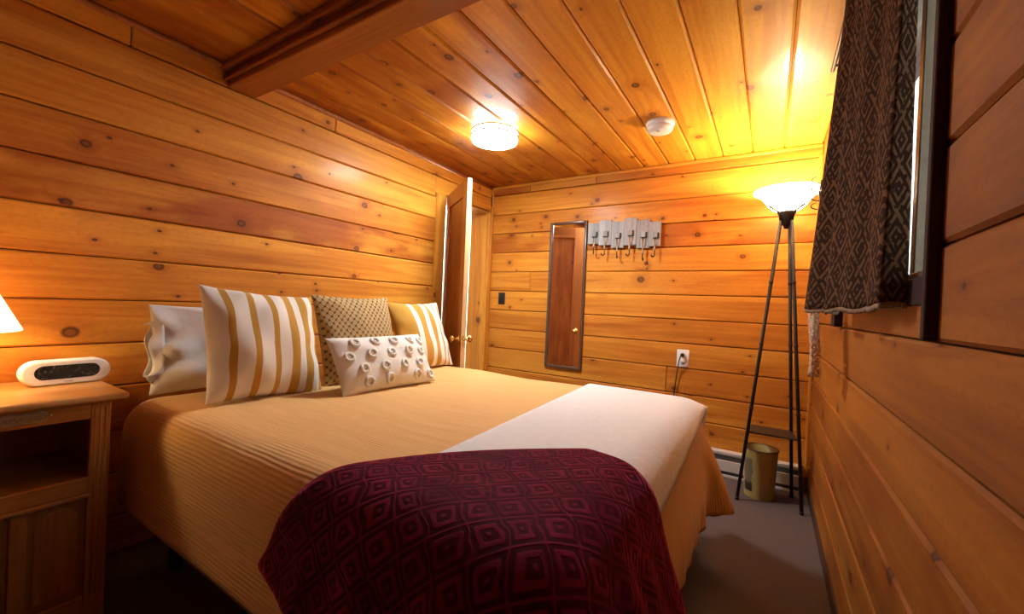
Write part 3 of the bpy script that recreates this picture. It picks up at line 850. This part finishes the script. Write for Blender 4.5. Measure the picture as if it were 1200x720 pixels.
# ------------------------------------------------------------------ pillows
def pillow(name, w, h, t, mat, M, label, group=None, n=26, pinch=.045, sag=.0, wr=.004, seed=0, parent=None):
    """M maps local (x right, y normal/front, z up from bottom edge) to the world"""
    rg = random.Random(seed)
    ph = [rg.uniform(0, 6) for _ in range(8)]
    vs = []; uvs = []; fs = []
    def shape(u, v, side):
        # u,v in -1..1
        ed = (1 - abs(u) ** 2.4) * (1 - abs(v) ** 2.4)
        x = u * w / 2 * (1 - pinch * (1 - v * v) * abs(u))
        z = v * h / 2 * (1 - pinch * (1 - u * u) * abs(v))
        th_ = t / 2 * max(ed, 0) ** .55
        cr = wr * (math.sin(7 * u + 4 * v + ph[0]) + math.sin(5 * v - 9 * u + ph[1]) + .7 * math.sin(13 * u * v + ph[2])) * (ed ** .3 if ed > 0 else 0)
        rad = wr * 1.6 * math.sin(10 * math.atan2(v, u + 1e-6) + ph[3]) * math.exp(-((max(abs(u), abs(v)) - .86) / .16) ** 2) * (ed ** .25 if ed > 0 else 0)
        y = side * (th_ + cr + rad)
        z += -sag * (1 - abs(v)) * 0
        return (x, y, z + h / 2)
    idx = {}
    for side in (1, -1):
        for j in range(n + 1):
            for i in range(n + 1):
                # cluster samples to the edges
                u = math.sin((i / n - .5) * PI); v = math.sin((j / n - .5) * PI)
                edge = i in (0, n) or j in (0, n)
                if edge and side == -1:
                    idx[(side, i, j)] = idx[(1, i, j)]; continue
                idx[(side, i, j)] = len(vs); vs.append(shape(u, v, side))
                uvs.append(((u + 1) / 2, (v + 1) / 2 * h / w))
    for side in (1, -1):
        for j in range(n):
            for i in range(n):
                q = [idx[(side, i, j)], idx[(side, i + 1, j)], idx[(side, i + 1, j + 1)], idx[(side, i, j + 1)]]
                fs.append(q if side == -1 else q[::-1])
    mb = MB(); mb.add(vs, fs, uvs=uvs, smooth=True, mat=M)
    return mb, vs, shape

def lean(c, back, yaw=0.0, tilt=0.0):
    """pillow facing +X, standing at c, leaning back by angle; local x -> +Y"""
    R = Matrix.Rotation(yaw, 4, 'Z') @ Matrix.Rotation(-back, 4, 'Y') @ Matrix.Rotation(tilt, 4, 'X')
    # local: x->Y, y->X, z->Z
    B_ = Matrix(((0, 1, 0, 0), (1, 0, 0, 0), (0, 0, 1, 0), (0, 0, 0, 1)))
    return Matrix.Translation(c) @ R @ B_

TOPZ = BZ + .026
# white bed pillow with open case end
M0 = lean((-2.125, .955, TOPZ - .005), .17, 0, -.02)
BP = thing('bed_pillow', 'white bed pillow standing by the wall behind the first striped cushion', 'pillow', (-2.2, 1.0, TOPZ))
mb, _, _ = pillow('p', .60, .375, .15, SHEET, M0, '', wr=.011, seed=4)
mb.build('pillow_body', SHEET, BP)
hem = MB(); vs = []; fs = []; uvs = []
nn = 40
for k in range(nn):
    a_ = 2 * PI * k / nn
    for r in range(5):
        q = r / 4
        ry = .046 * (1 - .45 * q) + .010 * math.sin(6 * a_ + 1) * q; rz = .128 - .006 * q + .008 * math.sin(7 * a_) * q
        x = -.262 - .040 * q - .012 * math.sin(5 * a_ + .6) * q
        vs.append((x, ry * math.cos(a_) + .008 * q * math.sin(3 * a_), .195 + rz * math.sin(a_) - .02 * q)); uvs.append((k / nn, q * .1))
for k in range(nn):
    for r in range(4):
        l = (k + 1) % nn
        fs.append([k * 5 + r, l * 5 + r, l * 5 + r + 1, k * 5 + r + 1])
hem.add(vs, fs, uvs=uvs, smooth=True, mat=M0)
o = hem.build('pillowcase_hem', SHEET, BP); o.modifiers.new('s', 'SOLIDIFY').thickness = .003

def simple_pillow(name, args, M, mat, label, loc, **kw):
    mb, vs, sh = pillow(name, *args, mat, M, label, **kw)
    o = mb.build(name, mat, None, loc)
    tag(o, label, 'pillow'); return o
simple_pillow('striped_cushion', (.485, .485, .19), lean((-1.775, .955, TOPZ - .008), .36, .04, -.075), STRIPE_A, 'mustard and white striped cushion, the larger one in front of the white pillow', (-1.78, .957, TOPZ), wr=.004, seed=2, pinch=.07, group=None)
simple_pillow('striped_cushion', (.46, .465, .15), lean((-1.870, 2.025, TOPZ - .010), .38, .0, .02), STRIPE_B, 'mustard and white striped cushion standing farthest back, nearest the door', (-1.87, 2.025, TOPZ), wr=.004, seed=5, pinch=.07)
simple_pillow('woven_cushion', (.49, .475, .15), lean((-1.830, 1.485, TOPZ - .010), .30, 0, 0), WAFFLE, 'tan lattice woven cushion between the two striped cushions', (-1.83, 1.485, TOPZ), wr=.003, seed=8, pinch=.06)
LP = thing('lumbar_cushion', 'cream oblong cushion with looped yarn circles in front of the tan woven cushion', 'pillow', (-1.55, 1.44, TOPZ))
M3 = lean((-1.560, 1.440, TOPZ - .004), .55, -.03, .0)
mb, vs, sh = pillow('l', .575, .29, .13, LINEN, M3, '', wr=.003, seed=11, pinch=.05)
mb.build('cushion_cover', LINEN, LP)
for r_, (vv, us) in enumerate(((.66, (-.62, -.22, .18, .58, .90)), (.18, (-.80, -.40, .02, .42, .78)), (-.30, (-.62, -.20, .22, .62)), (-.74, (-.55, -.15, .48, .86)))):
    for uu in us:
        t_ = MB()
        ring = []
        for k in range(15):
            a_ = 2 * PI * k / 14
            x, y, z = sh(uu + .068 * math.cos(a_), min(.97, vv + .135 * math.sin(a_)), 1)
            ring.append((x + random.uniform(-.001, .001), y + .003, z))
        t_.tube(ring, .0085, 7, False, mat=M3)
        x, y, z = sh(uu, vv, 1)
        t_.lathe([(0, .004), (.005, .003), (.008, -.001)], (0, 0, 0), 1, 8, mat=M3 @ Matrix.Translation((x, y + .001, z)))
        t_.build('yarn_loop', TUFT, LP)

# ------------------------------------------------------------------ nightstand
NF = -1.92     # front plane
NY0, NY1 = .088, .490
NS = thing('nightstand', 'oak nightstand with brass plate and open niche beside the bed', 'nightstand', (-2.12, .29, 0))
mb = MB().box((-2.345, NY0 - .036, .762), (NF + .030, NY1 + .040, .786), .008, 3, 1, (0, .6)); mb.build('top', W_OAK, NS)
mb = MB()
mb.box((-2.33, NY0, .02), (NF - .02, NY0 + .018, .762), .001, 1, 2); mb.box((-2.33, NY1 - .018, .02), (NF - .02, NY1, .762), .001, 1, 2)
mb.build('side_panel', W_OAK, NS)
MB().box((-2.335, NY0, .02), (-2.325, NY1, .762), 0, 1, 2).build('back_panel', W_OAK, NS)
for y0, y1 in ((NY0, NY0 + .05), (NY1 - .05, NY1)):
    m_ = MB().box((NF - .022, y0, 0), (NF, y1, .762), .002, 1, 2, (0, .5))
    for g in range(3):
        yy = y0 + .012 + g * .013
        m_.tube([(NF - .001, yy, .1), (NF - .001, yy, .74)], .0035, 8)
    m_.build('front_stile', W_OAK, NS)
MB().box((NF - .022, NY0 + .05, .704), (NF - .001, NY1 - .05, .762), .002, 1, 1, (0, .5)).build('frieze', W_OAK, NS)
MB().box((-2.325, NY0 + .018, .488), (NF - .02, NY1 - .018, .506), .001, 1, 1, (0, .4)).build('niche_shelf', W_OAK, NS)
m_ = MB().box((NF - .022, NY0 + .05, .455), (NF + .002, NY1 - .05, .508), .003, 1, 1, (0, .5))
m_.box((NF - .01, NY0 + .046, .440), (NF + .012, NY1 - .046, .457), .006, 3, 1, (0, .5))
m_.build('rail', W_OAK, NS)
MB().box((NF - .022, NY0 + .05, .03), (NF - .002, NY1 - .05, .105), .004, 1, 1).build('bottom_rail', W_OAK, NS)
MB().box((NF - .024, .272, .105), (NF - .001, .308, .44), .003, 1, 2).build('centre_stile', W_OAK, NS)
for y0, y1 in ((NY0 + .052, .271), (.309, NY1 - .052)):
    dr = MB()
    # recessed door board with an arched raised panel
    dr.box((NF - .022, y0, .107), (NF - .014, y1, .438), .001, 1, 2, (.3, .45))
    D_ = dr.build('cabinet_door', W_OAK, NS)
    yc = (y0 + y1) / 2; hw = (y1 - y0) / 2 - .014
    poly = [(yc - hw, .13), (yc + hw, .13), (yc + hw, .375)] + [(yc + hw * math.cos(q), .375 + .045 * math.sin(q)) for q in [PI * k / 10 for k in range(1, 10)]] + [(yc - hw, .375)]
    MB().prism(poly, NF - .016, NF - .006, 0, 2, (.2, .5), .004).build('raised_panel', W_OAK, D_)
# embossed brass plate
pl = MB()
def pill(y0, y1, z0, z1, n=8):
    r = (z1 - z0) / 2
    return [(y1 - r + r * math.cos(-PI / 2 + PI * k / n), (z0 + z1) / 2 + r * math.sin(-PI / 2 + PI * k / n)) for k in range(n + 1)] + [(y0 + r + r * math.cos(PI / 2 + PI * k / n), (z0 + z1) / 2 + r * math.sin(PI / 2 + PI * k / n)) for k in range(n + 1)]
PY0, PY1, PZ0, PZ1 = .237, .343, .716, .752
pl.prism(pill(PY0, PY1, PZ0, PZ1), NF - .002, NF + .003, 0, 1, bev=.001)
P_ = pl.build('brass_plate', ABRASS, NS)
e = MB()
rim = pill(PY0 + .004, PY1 - .004, PZ0 + .004, PZ1 - .004); rim = rim + [rim[0]]
e.tube([(NF + .0035, a, c) for a, c in rim], .0018, 6, False)
x_ = NF + .004
for k in range(7):                                  # embossed scroll relief
    yc = PY0 + .020 + k * .011; zc = (PZ0 + PZ1) / 2
    if k % 2: pts = [(x_, yc + .0055 * (1 - q / 9) * math.cos(q), zc + .0085 * (1 - q / 9) * math.sin(q)) for q in [i * .5 for i in range(15)]]
    else: pts = [(x_, yc - .006 + .012 * q / 10, zc + .007 * math.sin(q * .63)) for q in range(11)]
    e.tube(pts, .0013, 6)
e.build('relief', ABRASS, P_)
for yy in (PY0 - .004, PY1 + .004):
    MB().lathe([(0, .004), (.003, .003), (.005, 0)], (NF, yy, (PZ0 + PZ1) / 2), 0, 10).build('plate_pin', ABRASS, NS)

# --- table lamp (mostly outside the frame on the left)
TL = thing('table_lamp', 'table lamp with cream cone shade on the nightstand at the left edge', 'lamp', (-2.14, .155, .786))
MB().lathe([(0, 0), (.062, 0), (.060, .012), (.020, .022), (.026, .06), (.034, .09), (.022, .125), (.010, .14), (.010, .19), (0, .19)], (-2.14, .155, .786), n=28).build('base', BRONZE, TL)
SHADE = newmat('lamp_shade_cloth'); m_, nt, b_, o_ = SHADE
setb(nt, b_, Base_Color=(.80, .62, .38), Roughness=.8, Emission_Color=(1.0, .78, .46), Emission_Strength=1.2)
tr = nd(nt, 'ShaderNodeBsdfTranslucent', {'Color': (.9, .72, .45, 1)})
nt.links.new(nd(nt, 'ShaderNodeMixShader', {0: .45, 1: b_.outputs[0], 2: tr.outputs[0]}).outputs[0], o_.inputs[0])
SHM = m_
o = MB().lathe([(.158, 0), (.160, .003), (.072, .2), (.071, .203)], (-2.14, .155, .992), n=40).build('lamp_shade', SHM, TL)
o.modifiers.new('s', 'SOLIDIFY').thickness = .002
BULBW = emis('warm_bulb', (1.0, .70, .36), 60.0)
MB().lathe([(0, .0), (.012, .002), (.015, .02), (.028, .045), (.030, .06), (.024, .08), (0, .09)], (-2.14, .155, .975), n=20).build('bulb', BULBW, TL)

# --- alarm clock
Mc = Matrix.Translation((-2.195, .432, .787)) @ Matrix.Rotation(.05, 4, 'Z')
CK = thing('alarm_clock', 'white oval digital alarm clock with dark display on the nightstand', 'clock', (-2.195, .432, .786))
def stad(w, h, z0, n=14):
    r = h / 2
    return [(w / 2 - r + r * math.cos(-PI / 2 + PI * k / n), z0 + r + r * math.sin(-PI / 2 + PI * k / n)) for k in range(n + 1)] + [(-w / 2 + r + r * math.cos(PI / 2 + PI * k / n), z0 + r + r * math.sin(PI / 2 + PI * k / n)) for k in range(n + 1)]
MB().prism(stad(.232, .088, .001), -.028, .026, 0, 1, bev=.006, mat=Mc, smooth=False).build('clock_case', WPLAST, CK)
MB().prism(stad(.170, .050, .022), .020, .0268, 0, 1, mat=Mc).build('display', SCREEN, CK)
MB().box((.026, -.012, .011), (.0266, .012, .0135), mat=Mc).build('mark', plain('grey_print', (.35, .35, .36), .6), CK)

# ------------------------------------------------------------------ back wall: mirror, rack, switch, outlet
MR = thing('wall_mirror', 'tall narrow mirror in a dark wooden frame on the back wall', 'mirror', (-1.527, YB, .607))
mx0, mx1, mz0, mz1, fw = -1.704, -1.352, .607, 1.900, .024
W_MF = wood('mirror_frame_wood', (.16, .085, .05), (.11, .055, .032), (.06, .028, .016), knots=.99, rough=.4)
mb = MB()
mb.box((mx0, YB - .022, mz0), (mx0 + fw, YB, mz1), .004, 2, 2); mb.box((mx1 - fw, YB - .022, mz0), (mx1, YB, mz1), .004, 2, 2)
mb.box((mx0 + fw, YB - .022, mz0), (mx1 - fw, YB, mz0 + fw), .004, 2, 0); mb.box((mx0 + fw, YB - .022, mz1 - fw), (mx1 - fw, YB, mz1), .004, 2, 0)
mb.build('mirror_frame', W_MF, MR)
MB().box((-(mx1 - mx0) / 2 + fw - .004, -.0015, mz0 + fw - .003), ((mx1 - mx0) / 2 - fw + .004, .0015, mz1 - fw + .003), mat=Matrix.Translation(((mx0 + mx1) / 2, YB - .010, 0)) @ Matrix.Rotation(-.024, 4, 'Z')).build('mirror_glass', MIRROR, MR)

RK = thing('wall_hook_rack', 'rack of six weathered grey boards with roped hooks on the back wall', 'coat rack', (-1.04, YB, 1.63))
ROPE = plain('jute_rope', (.52, .42, .30), .9)
rx = [(-1.340, -1.226, 1.868, 1.692), (-1.240, -1.130, 1.885, 1.677), (-1.134, -1.028, 1.868, 1.652), (-1.030, -.925, 1.888, 1.668), (-.928, -.822, 1.868, 1.643), (-.826, -.736, 1.845, 1.655)]
MB().box((-1.32, YB - .012, 1.70), (-.75, YB, 1.73)).box((-1.32, YB - .012, 1.81), (-.75, YB, 1.84)).build('batten', W_DARKCAS, RK)
for k, (a, c, t_, b0) in enumerate(rx):
    yo = YB - .012 - (.006 if k % 2 else 0)
    MB().box((a + .002, yo - .018, b0), (c - .002, yo, t_), .002, 1, 2, (0, .4 + .1 * (k % 3))).build('rack_board', W_GREY, RK)
    xc = (a + c) / 2 + .004; zc = (t_ + b0) / 2 + (.0 if k % 2 else .004) - .012; yy = yo - .018
    MB().box((xc - .017, yy - .014, zc - .020), (xc + .017, yy, zc + .022), .003, 1, 2, (0, .4)).build('peg_block', W_GREY, RK)
    MB().box((xc - .017, yy - .016, zc - .028), (xc + .019, yy, zc - .020), .001).box((xc + .017, yy - .010, zc - .024), (xc + .027, yy, zc + .02), .002).build('clip', BLACK, RK)
    zk = b0 - .022 if k != 4 else b0 - .035
    zt = zk + .0
    m_ = MB()
    m_.tube([(xc - .014, yy - .010, zc - .02), (xc - .009, yy - .014, (zc + zt) / 2), (xc, yy - .012, zt + .01)], .0032, 6)
    m_.tube([(xc + .014, yy - .010, zc - .02), (xc + .009, yy - .014, (zc + zt) / 2), (xc, yy - .012, zt + .01)], .0032, 6)
    m_.tube([(xc, yy - .012, zt + .018), (xc, yy - .012, zt - .012)], .007, 8)
    m_.build('rope', ROPE, RK)
    hk = [(xc + .001, yy - .012, zt), (xc + .001, yy - .012, zt - .05)] + [(xc + .001 + .0 , yy - .012 - .016 + .016 * math.cos(q), zt - .05 - .016 * math.sin(q)) for q in [PI * i / 8 for i in range(1, 9)]]
    rot_ = Matrix.Translation((xc, yy - .012, 0)) @ Matrix.Rotation(-.6 if k % 2 else .5, 4, 'Z') @ Matrix.Translation((-xc, -(yy - .012), 0))
    MB().tube(hk, .0042, 8, mat=rot_).build('hook', BRONZE, RK)

SW = thing('light_switch', 'dark light switch plate on the back wall by the doorway', 'light switch', (-2.205, YB, 1.15))
MB().box((-2.243, YB - .007, 1.148), (-2.168, YB, 1.262), .003, 2).build('switch_plate', DSWITCH, SW)
for zz in (1.180, 1.205, 1.230):
    MB().box((-2.215, YB - .016, zz - .005), (-2.197, YB - .006, zz + .005), .002).build('toggle', BLACK, SW)

OT = thing('wall_outlet', 'white wall outlet plate with a black plug on the back wall', 'outlet', (-.543, YB, .735))
MB().box((-.586, YB - .006, .735), (-.499, YB, .866), .003, 2).build('outlet_plate', WPLAST, OT)
for zz in (.775, .828):
    MB().lathe([(0, .009), (.016, .008), (.017, .0)], (0, 0, 0), 1, 16, mat=Matrix.Translation((-.543, YB - .005, zz)) @ Matrix.Scale(-1, 4, (0, 1, 0))).build('socket', plain('outlet_socket', (.62, .60, .56), .4), OT)
PC = thing('power_cord', 'black plug and cord hanging from the white outlet down behind the bed', 'cord', (-.545, YB - .02, .02))
MB().lathe([(0, .034), (.011, .030), (.014, .012), (.014, 0), (0, 0)], (0, 0, 0), 1, 14, mat=Matrix.Translation((-.545, YB - .015, .826)) @ Matrix.Scale(-1, 4, (0, 1, 0))).build('plug', BLACK, PC)
MB().tube([(-.545, YB - .045, .826), (-.552, YB - .058, .815), (-.562, YB - .045, .78), (-.575, YB - .022, .70), (-.590, YB - .018, .55), (-.60, YB - .018, .36), (-.60, YB - .02, .21)], .004, 8).build('wire', BLACK, PC)

# ------------------------------------------------------------------ baseboard heater
HT = thing('baseboard_heater', 'white baseboard heater along the foot of the back wall', 'heater', (-.9, YB, 0))
hx0, hx1 = -1.75, .215
mb = MB().box((hx0, YB - .062, .150), (hx1, YB - .0, .176), .005, 2, 0); mb.build('top_rail', WHITEP, HT)
MB().box((hx0, YB - .068, .042), (hx1, YB - .060, .118), .003, 1, 0).build('front_panel', WHITEP, HT)
MB().box((hx0 + .01, YB - .058, .010), (hx1 - .01, YB - .004, .150), 0).build('fin_core', DARKSLOT, HT)
MB().box((hx0, YB - .066, .0), (hx1, YB - .0, .018), .003, 1).build('bottom_rail', WHITEP, HT)
for a in (hx0 - .006, hx1 - .002):
    MB().box((a, YB - .070, 0), (a + .04 if a < 0 else a + .008, YB, .178), .004, 2).build('end_cap', WHITEP, HT)

# ------------------------------------------------------------------ floor lamp
LX, LY = .065, 3.045
FL = thing('floor_lamp', 'dark tripod floor lamp with glowing white glass bowl in the back right corner', 'lamp', (LX, LY, 0))
feet = [(-.126, 2.945), (.206, 2.955), (.166, 3.195)]
tops = []
for fx, fy in feet:
    v = Vector((fx - LX, fy - LY, 0)).normalized()
    tops.append(v)
    p0 = Vector((fx, fy, 0.0)); p1 = Vector((LX, LY, 1.74)) + v * .032
    lg = MB().tube([p0, p1], .0098, 12)
    for q in (.33, .56, .78):
        c = p0.lerp(p1, q); dr_ = (p1 - p0).normalized()
        lg.tube([c - dr_ * .006, c + dr_ * .006], .0122, 12)
    Lg = lg.build('leg', BRONZE, FL)
    MB().tube([p0, p0.lerp(p1, .012)], .0115, 12).build('foot_cap', BLACK, Lg)
    arm = MB().tube([p1, p1 + v * .006 + Vector((0, 0, .035)), Vector((LX, LY, 1.80)) + v * .055, Vector((LX, LY, 1.825)) + v * .105], [.010, .010, .008, .006], 10)
    arm.build('bowl_arm', BRONZE, FL)
MB().lathe([(0, -.075), (.012, -.075), (.014, -.06), (.020, -.055), (.034, -.01), (.048, .02), (.050, .028), (.044, .030), (0, .03)], (LX, LY, 1.765), n=24).build('collar', BRONZE, FL)
SHELF = plain('smoked_shelf', (.035, .026, .020), .35)
sh_ = []
for fx, fy in feet:
    q = .43 / 1.74
    p = Vector((fx, fy, 0)).lerp(Vector((LX, LY, 1.74)) + Vector((fx - LX, fy - LY, 0)).normalized() * .032, q)
    sh_.append((p.x, p.y))
sh_.append((sh_[0][0] + .01, sh_[2][1] - .0))
sh_ = [sh_[0], sh_[1], sh_[2], sh_[3]]
MB().prism(sh_, .418, .430, 2, 0, bev=.003).build('shelf', SHELF, FL)
def bowl_mat():
    m, nt, b, o = newmat('lit_alabaster_glass')
    tc = nd(nt, 'ShaderNodeTexCoord').outputs['Object']
    n = noise(nt, tc, 14, 2)
    setb(nt, b, Base_Color=(.85, .80, .70), Roughness=.3, Emission_Color=mix(nt, n, (1.0, .78, .50), (1.0, .84, .60)), Emission_Strength=6.5)
    tr = nd(nt, 'ShaderNodeBsdfTranslucent', {'Color': (.95, .88, .75, 1)})
    nt.links.new(nd(nt, 'ShaderNodeMixShader', {0: .5, 1: b.outputs[0], 2: tr.outputs[0]}).outputs[0], o.inputs[0])
    return m
BOWL = bowl_mat()
o = MB().lathe([(.030, 1.796), (.056, 1.798), (.080, 1.812), (.104, 1.838), (.124, 1.868), (.146, 1.893), (.168, 1.905), (.180, 1.912), (.183, 1.920), (.178, 1.926)], (LX, LY, 0), n=48).build('glass_bowl', BOWL, FL)
o.modifiers.new('s', 'SOLIDIFY').thickness = .004
TB = emis('torchiere_bulb', (1.0, .79, .50), 450.0)
MB().lathe([(0, 0), (.014, .0), (.018, .02), (.030, .045), (.032, .06), (.024, .08), (0, .092)], (LX, LY, 1.815), n=20).build('bulb', TB, FL)

# --- wastebasket
WBk = thing('wastebasket', 'ochre wastebasket with a dark painted picture under the floor lamp', 'wastebasket', (-.012, 3.10, 0))
n = 40; vs = []; uvs = []; fs = []
prof = [(.082, .0, 0), (.083, .006, .02), (.090, .15, .5), (.0965, .300, .97), (.0985, .306, 1.0), (.0945, .302, 1.0), (.088, .15, .98), (.079, .010, .98), (.0, .010, .98)]
for i in range(n + 1):
    a_ = 2 * PI * i / n
    for r, h, vv in prof:
        vs.append((-.012 + r * math.cos(a_), 3.10 + r * math.sin(a_), h)); uvs.append((i / n, vv))
for i in range(n):
    for k in range(len(prof) - 1):
        q = len(prof)
        fs.append([i * q + k, (i + 1) * q + k, (i + 1) * q + k + 1, i * q + k + 1])
mb = MB(); mb.add(vs, fs, uvs=uvs, smooth=True); mb.build('basket_body', BASKET, WBk, fix=False)
MB().tube([(-.012 + .0975 * math.cos(2 * PI * k / 40), 3.10 + .0975 * math.sin(2 * PI * k / 40), .304) for k in range(41)], .0035, 8, False).build('rim', plain('basket_rim', (.10, .085, .05), .5), WBk)

# ------------------------------------------------------------------ ceiling fixture, smoke detector
CX, CY = -1.580, 2.230
CL = thing('ceiling_light', 'round flush ceiling light with nickel rings and a glowing white drum', 'ceiling light', (CX, CY, 2.212))
CLS = emis('lit_drum_side_glass', (.93, .99, 1.0), 14.0)
CLE = emis('lit_drum_glass', (.93, .99, 1.0), 70.0)
MB().lathe([(0, 2.290), (.10, 2.290), (.10, 2.270), (0, 2.270)], (CX, CY, 0), n=32).build('ceiling_pan', NICKEL, CL)
MB().lathe([(.0, 2.274), (.146, 2.274), (.151, 2.268), (.151, 2.226)], (CX, CY, 0), n=56).build('drum_side', CLS, CL)
MB().lathe([(.151, 2.226), (.147, 2.215), (.13, 2.211), (0, 2.209)], (CX, CY, 0), n=56).build('drum_diffuser', CLE, CL)
for zz in (2.272, 2.240):
    MB().lathe([(.153, zz - .004), (.159, zz - .004), (.159, zz + .004), (.153, zz + .004), (.153, zz - .004)], (CX, CY, 0), n=56).build('ring', NICKEL, CL)
for k in range(3):
    a_ = 2.2 + k * 2 * PI / 3
    MB().tube([(CX + .156 * math.cos(a_), CY + .156 * math.sin(a_), 2.238), (CX + .156 * math.cos(a_), CY + .156 * math.sin(a_), 2.272)], .0035, 8).build('ring_post', NICKEL, CL)

SX, SY = -.607, 2.580
SD = thing('smoke_detector', 'round white two-tier smoke detector on the board ceiling', 'smoke detector', (SX, SY, 2.235))
MB().lathe([(0, 2.290), (.080, 2.290), (.083, 2.284), (.083, 2.272), (.078, 2.264), (.06, 2.262), (0, 2.262)], (SX, SY, 0), n=40).build('detector_base', WPLAST, SD)
MB().lathe([(.0, 2.263), (.068, 2.263), (.073, 2.258), (.074, 2.246), (.068, 2.236), (.05, 2.231), (.02, 2.229), (0, 2.229)], (SX, SY, 0), n=40).build('detector_cover', WPLAST, SD)
MB().lathe([(0, 2.2285), (.012, 2.226), (.013, 2.222), (.0, 2.220)], (SX - .0, SY - .035, 0), n=14).build('test_button', WHITEP, SD)

# ------------------------------------------------------------------ light
def light(name, typ, loc, energy, col, **kw):
    l = bpy.data.lights.new(name, typ); l.energy = energy; l.color = col
    for k, v in kw.items(): setattr(l, k, v)
    o = bpy.data.objects.new(name, l); COL.objects.link(o); o.location = loc
    return o
light('hall_lamp', 'POINT', (-3.0, 3.9, 2.1), 60, (1, .93, .82), shadow_soft_size=.12)

w = bpy.data.worlds.new('World'); SC.world = w; w.use_nodes = True
nt = w.node_tree; bg = nt.nodes['Background']
bg.inputs[0].default_value = (.93, .97, 1.0, 1); bg.inputs[1].default_value = 2.4

# ------------------------------------------------------------------ camera
f = 484.86; yaw, pitch, roll = .556733, -.00602, .04393
cy, sy, cp, spi = math.cos(yaw), math.sin(yaw), math.cos(pitch), math.sin(pitch)
fwd = Vector((-sy * cp, cy * cp, spi)); right = Vector((cy, sy, 0)); up = right.cross(fwd)
cr, sr = math.cos(roll), math.sin(roll)
r2 = right * cr + up * sr; u2 = -right * sr + up * cr
cam = bpy.data.cameras.new('Camera'); co = bpy.data.objects.new('Camera', cam); COL.objects.link(co)
cam.sensor_fit = 'HORIZONTAL'; cam.sensor_width = 36; cam.lens = f / 1200 * 36; cam.clip_start = .02
M = Matrix((r2, u2, -fwd)).transposed().to_4x4(); M.translation = (0, 0, 1.15)
co.matrix_world = M
SC.camera = co
for ob in list(COL.objects):
    if '_w' in ob: del ob['_w']
vsx = SC.view_settings
vsx.view_transform = 'Standard'; vsx.look = 'None'; vsx.gamma = 1; vsx.exposure = 1.28; vsx.use_curve_mapping = False
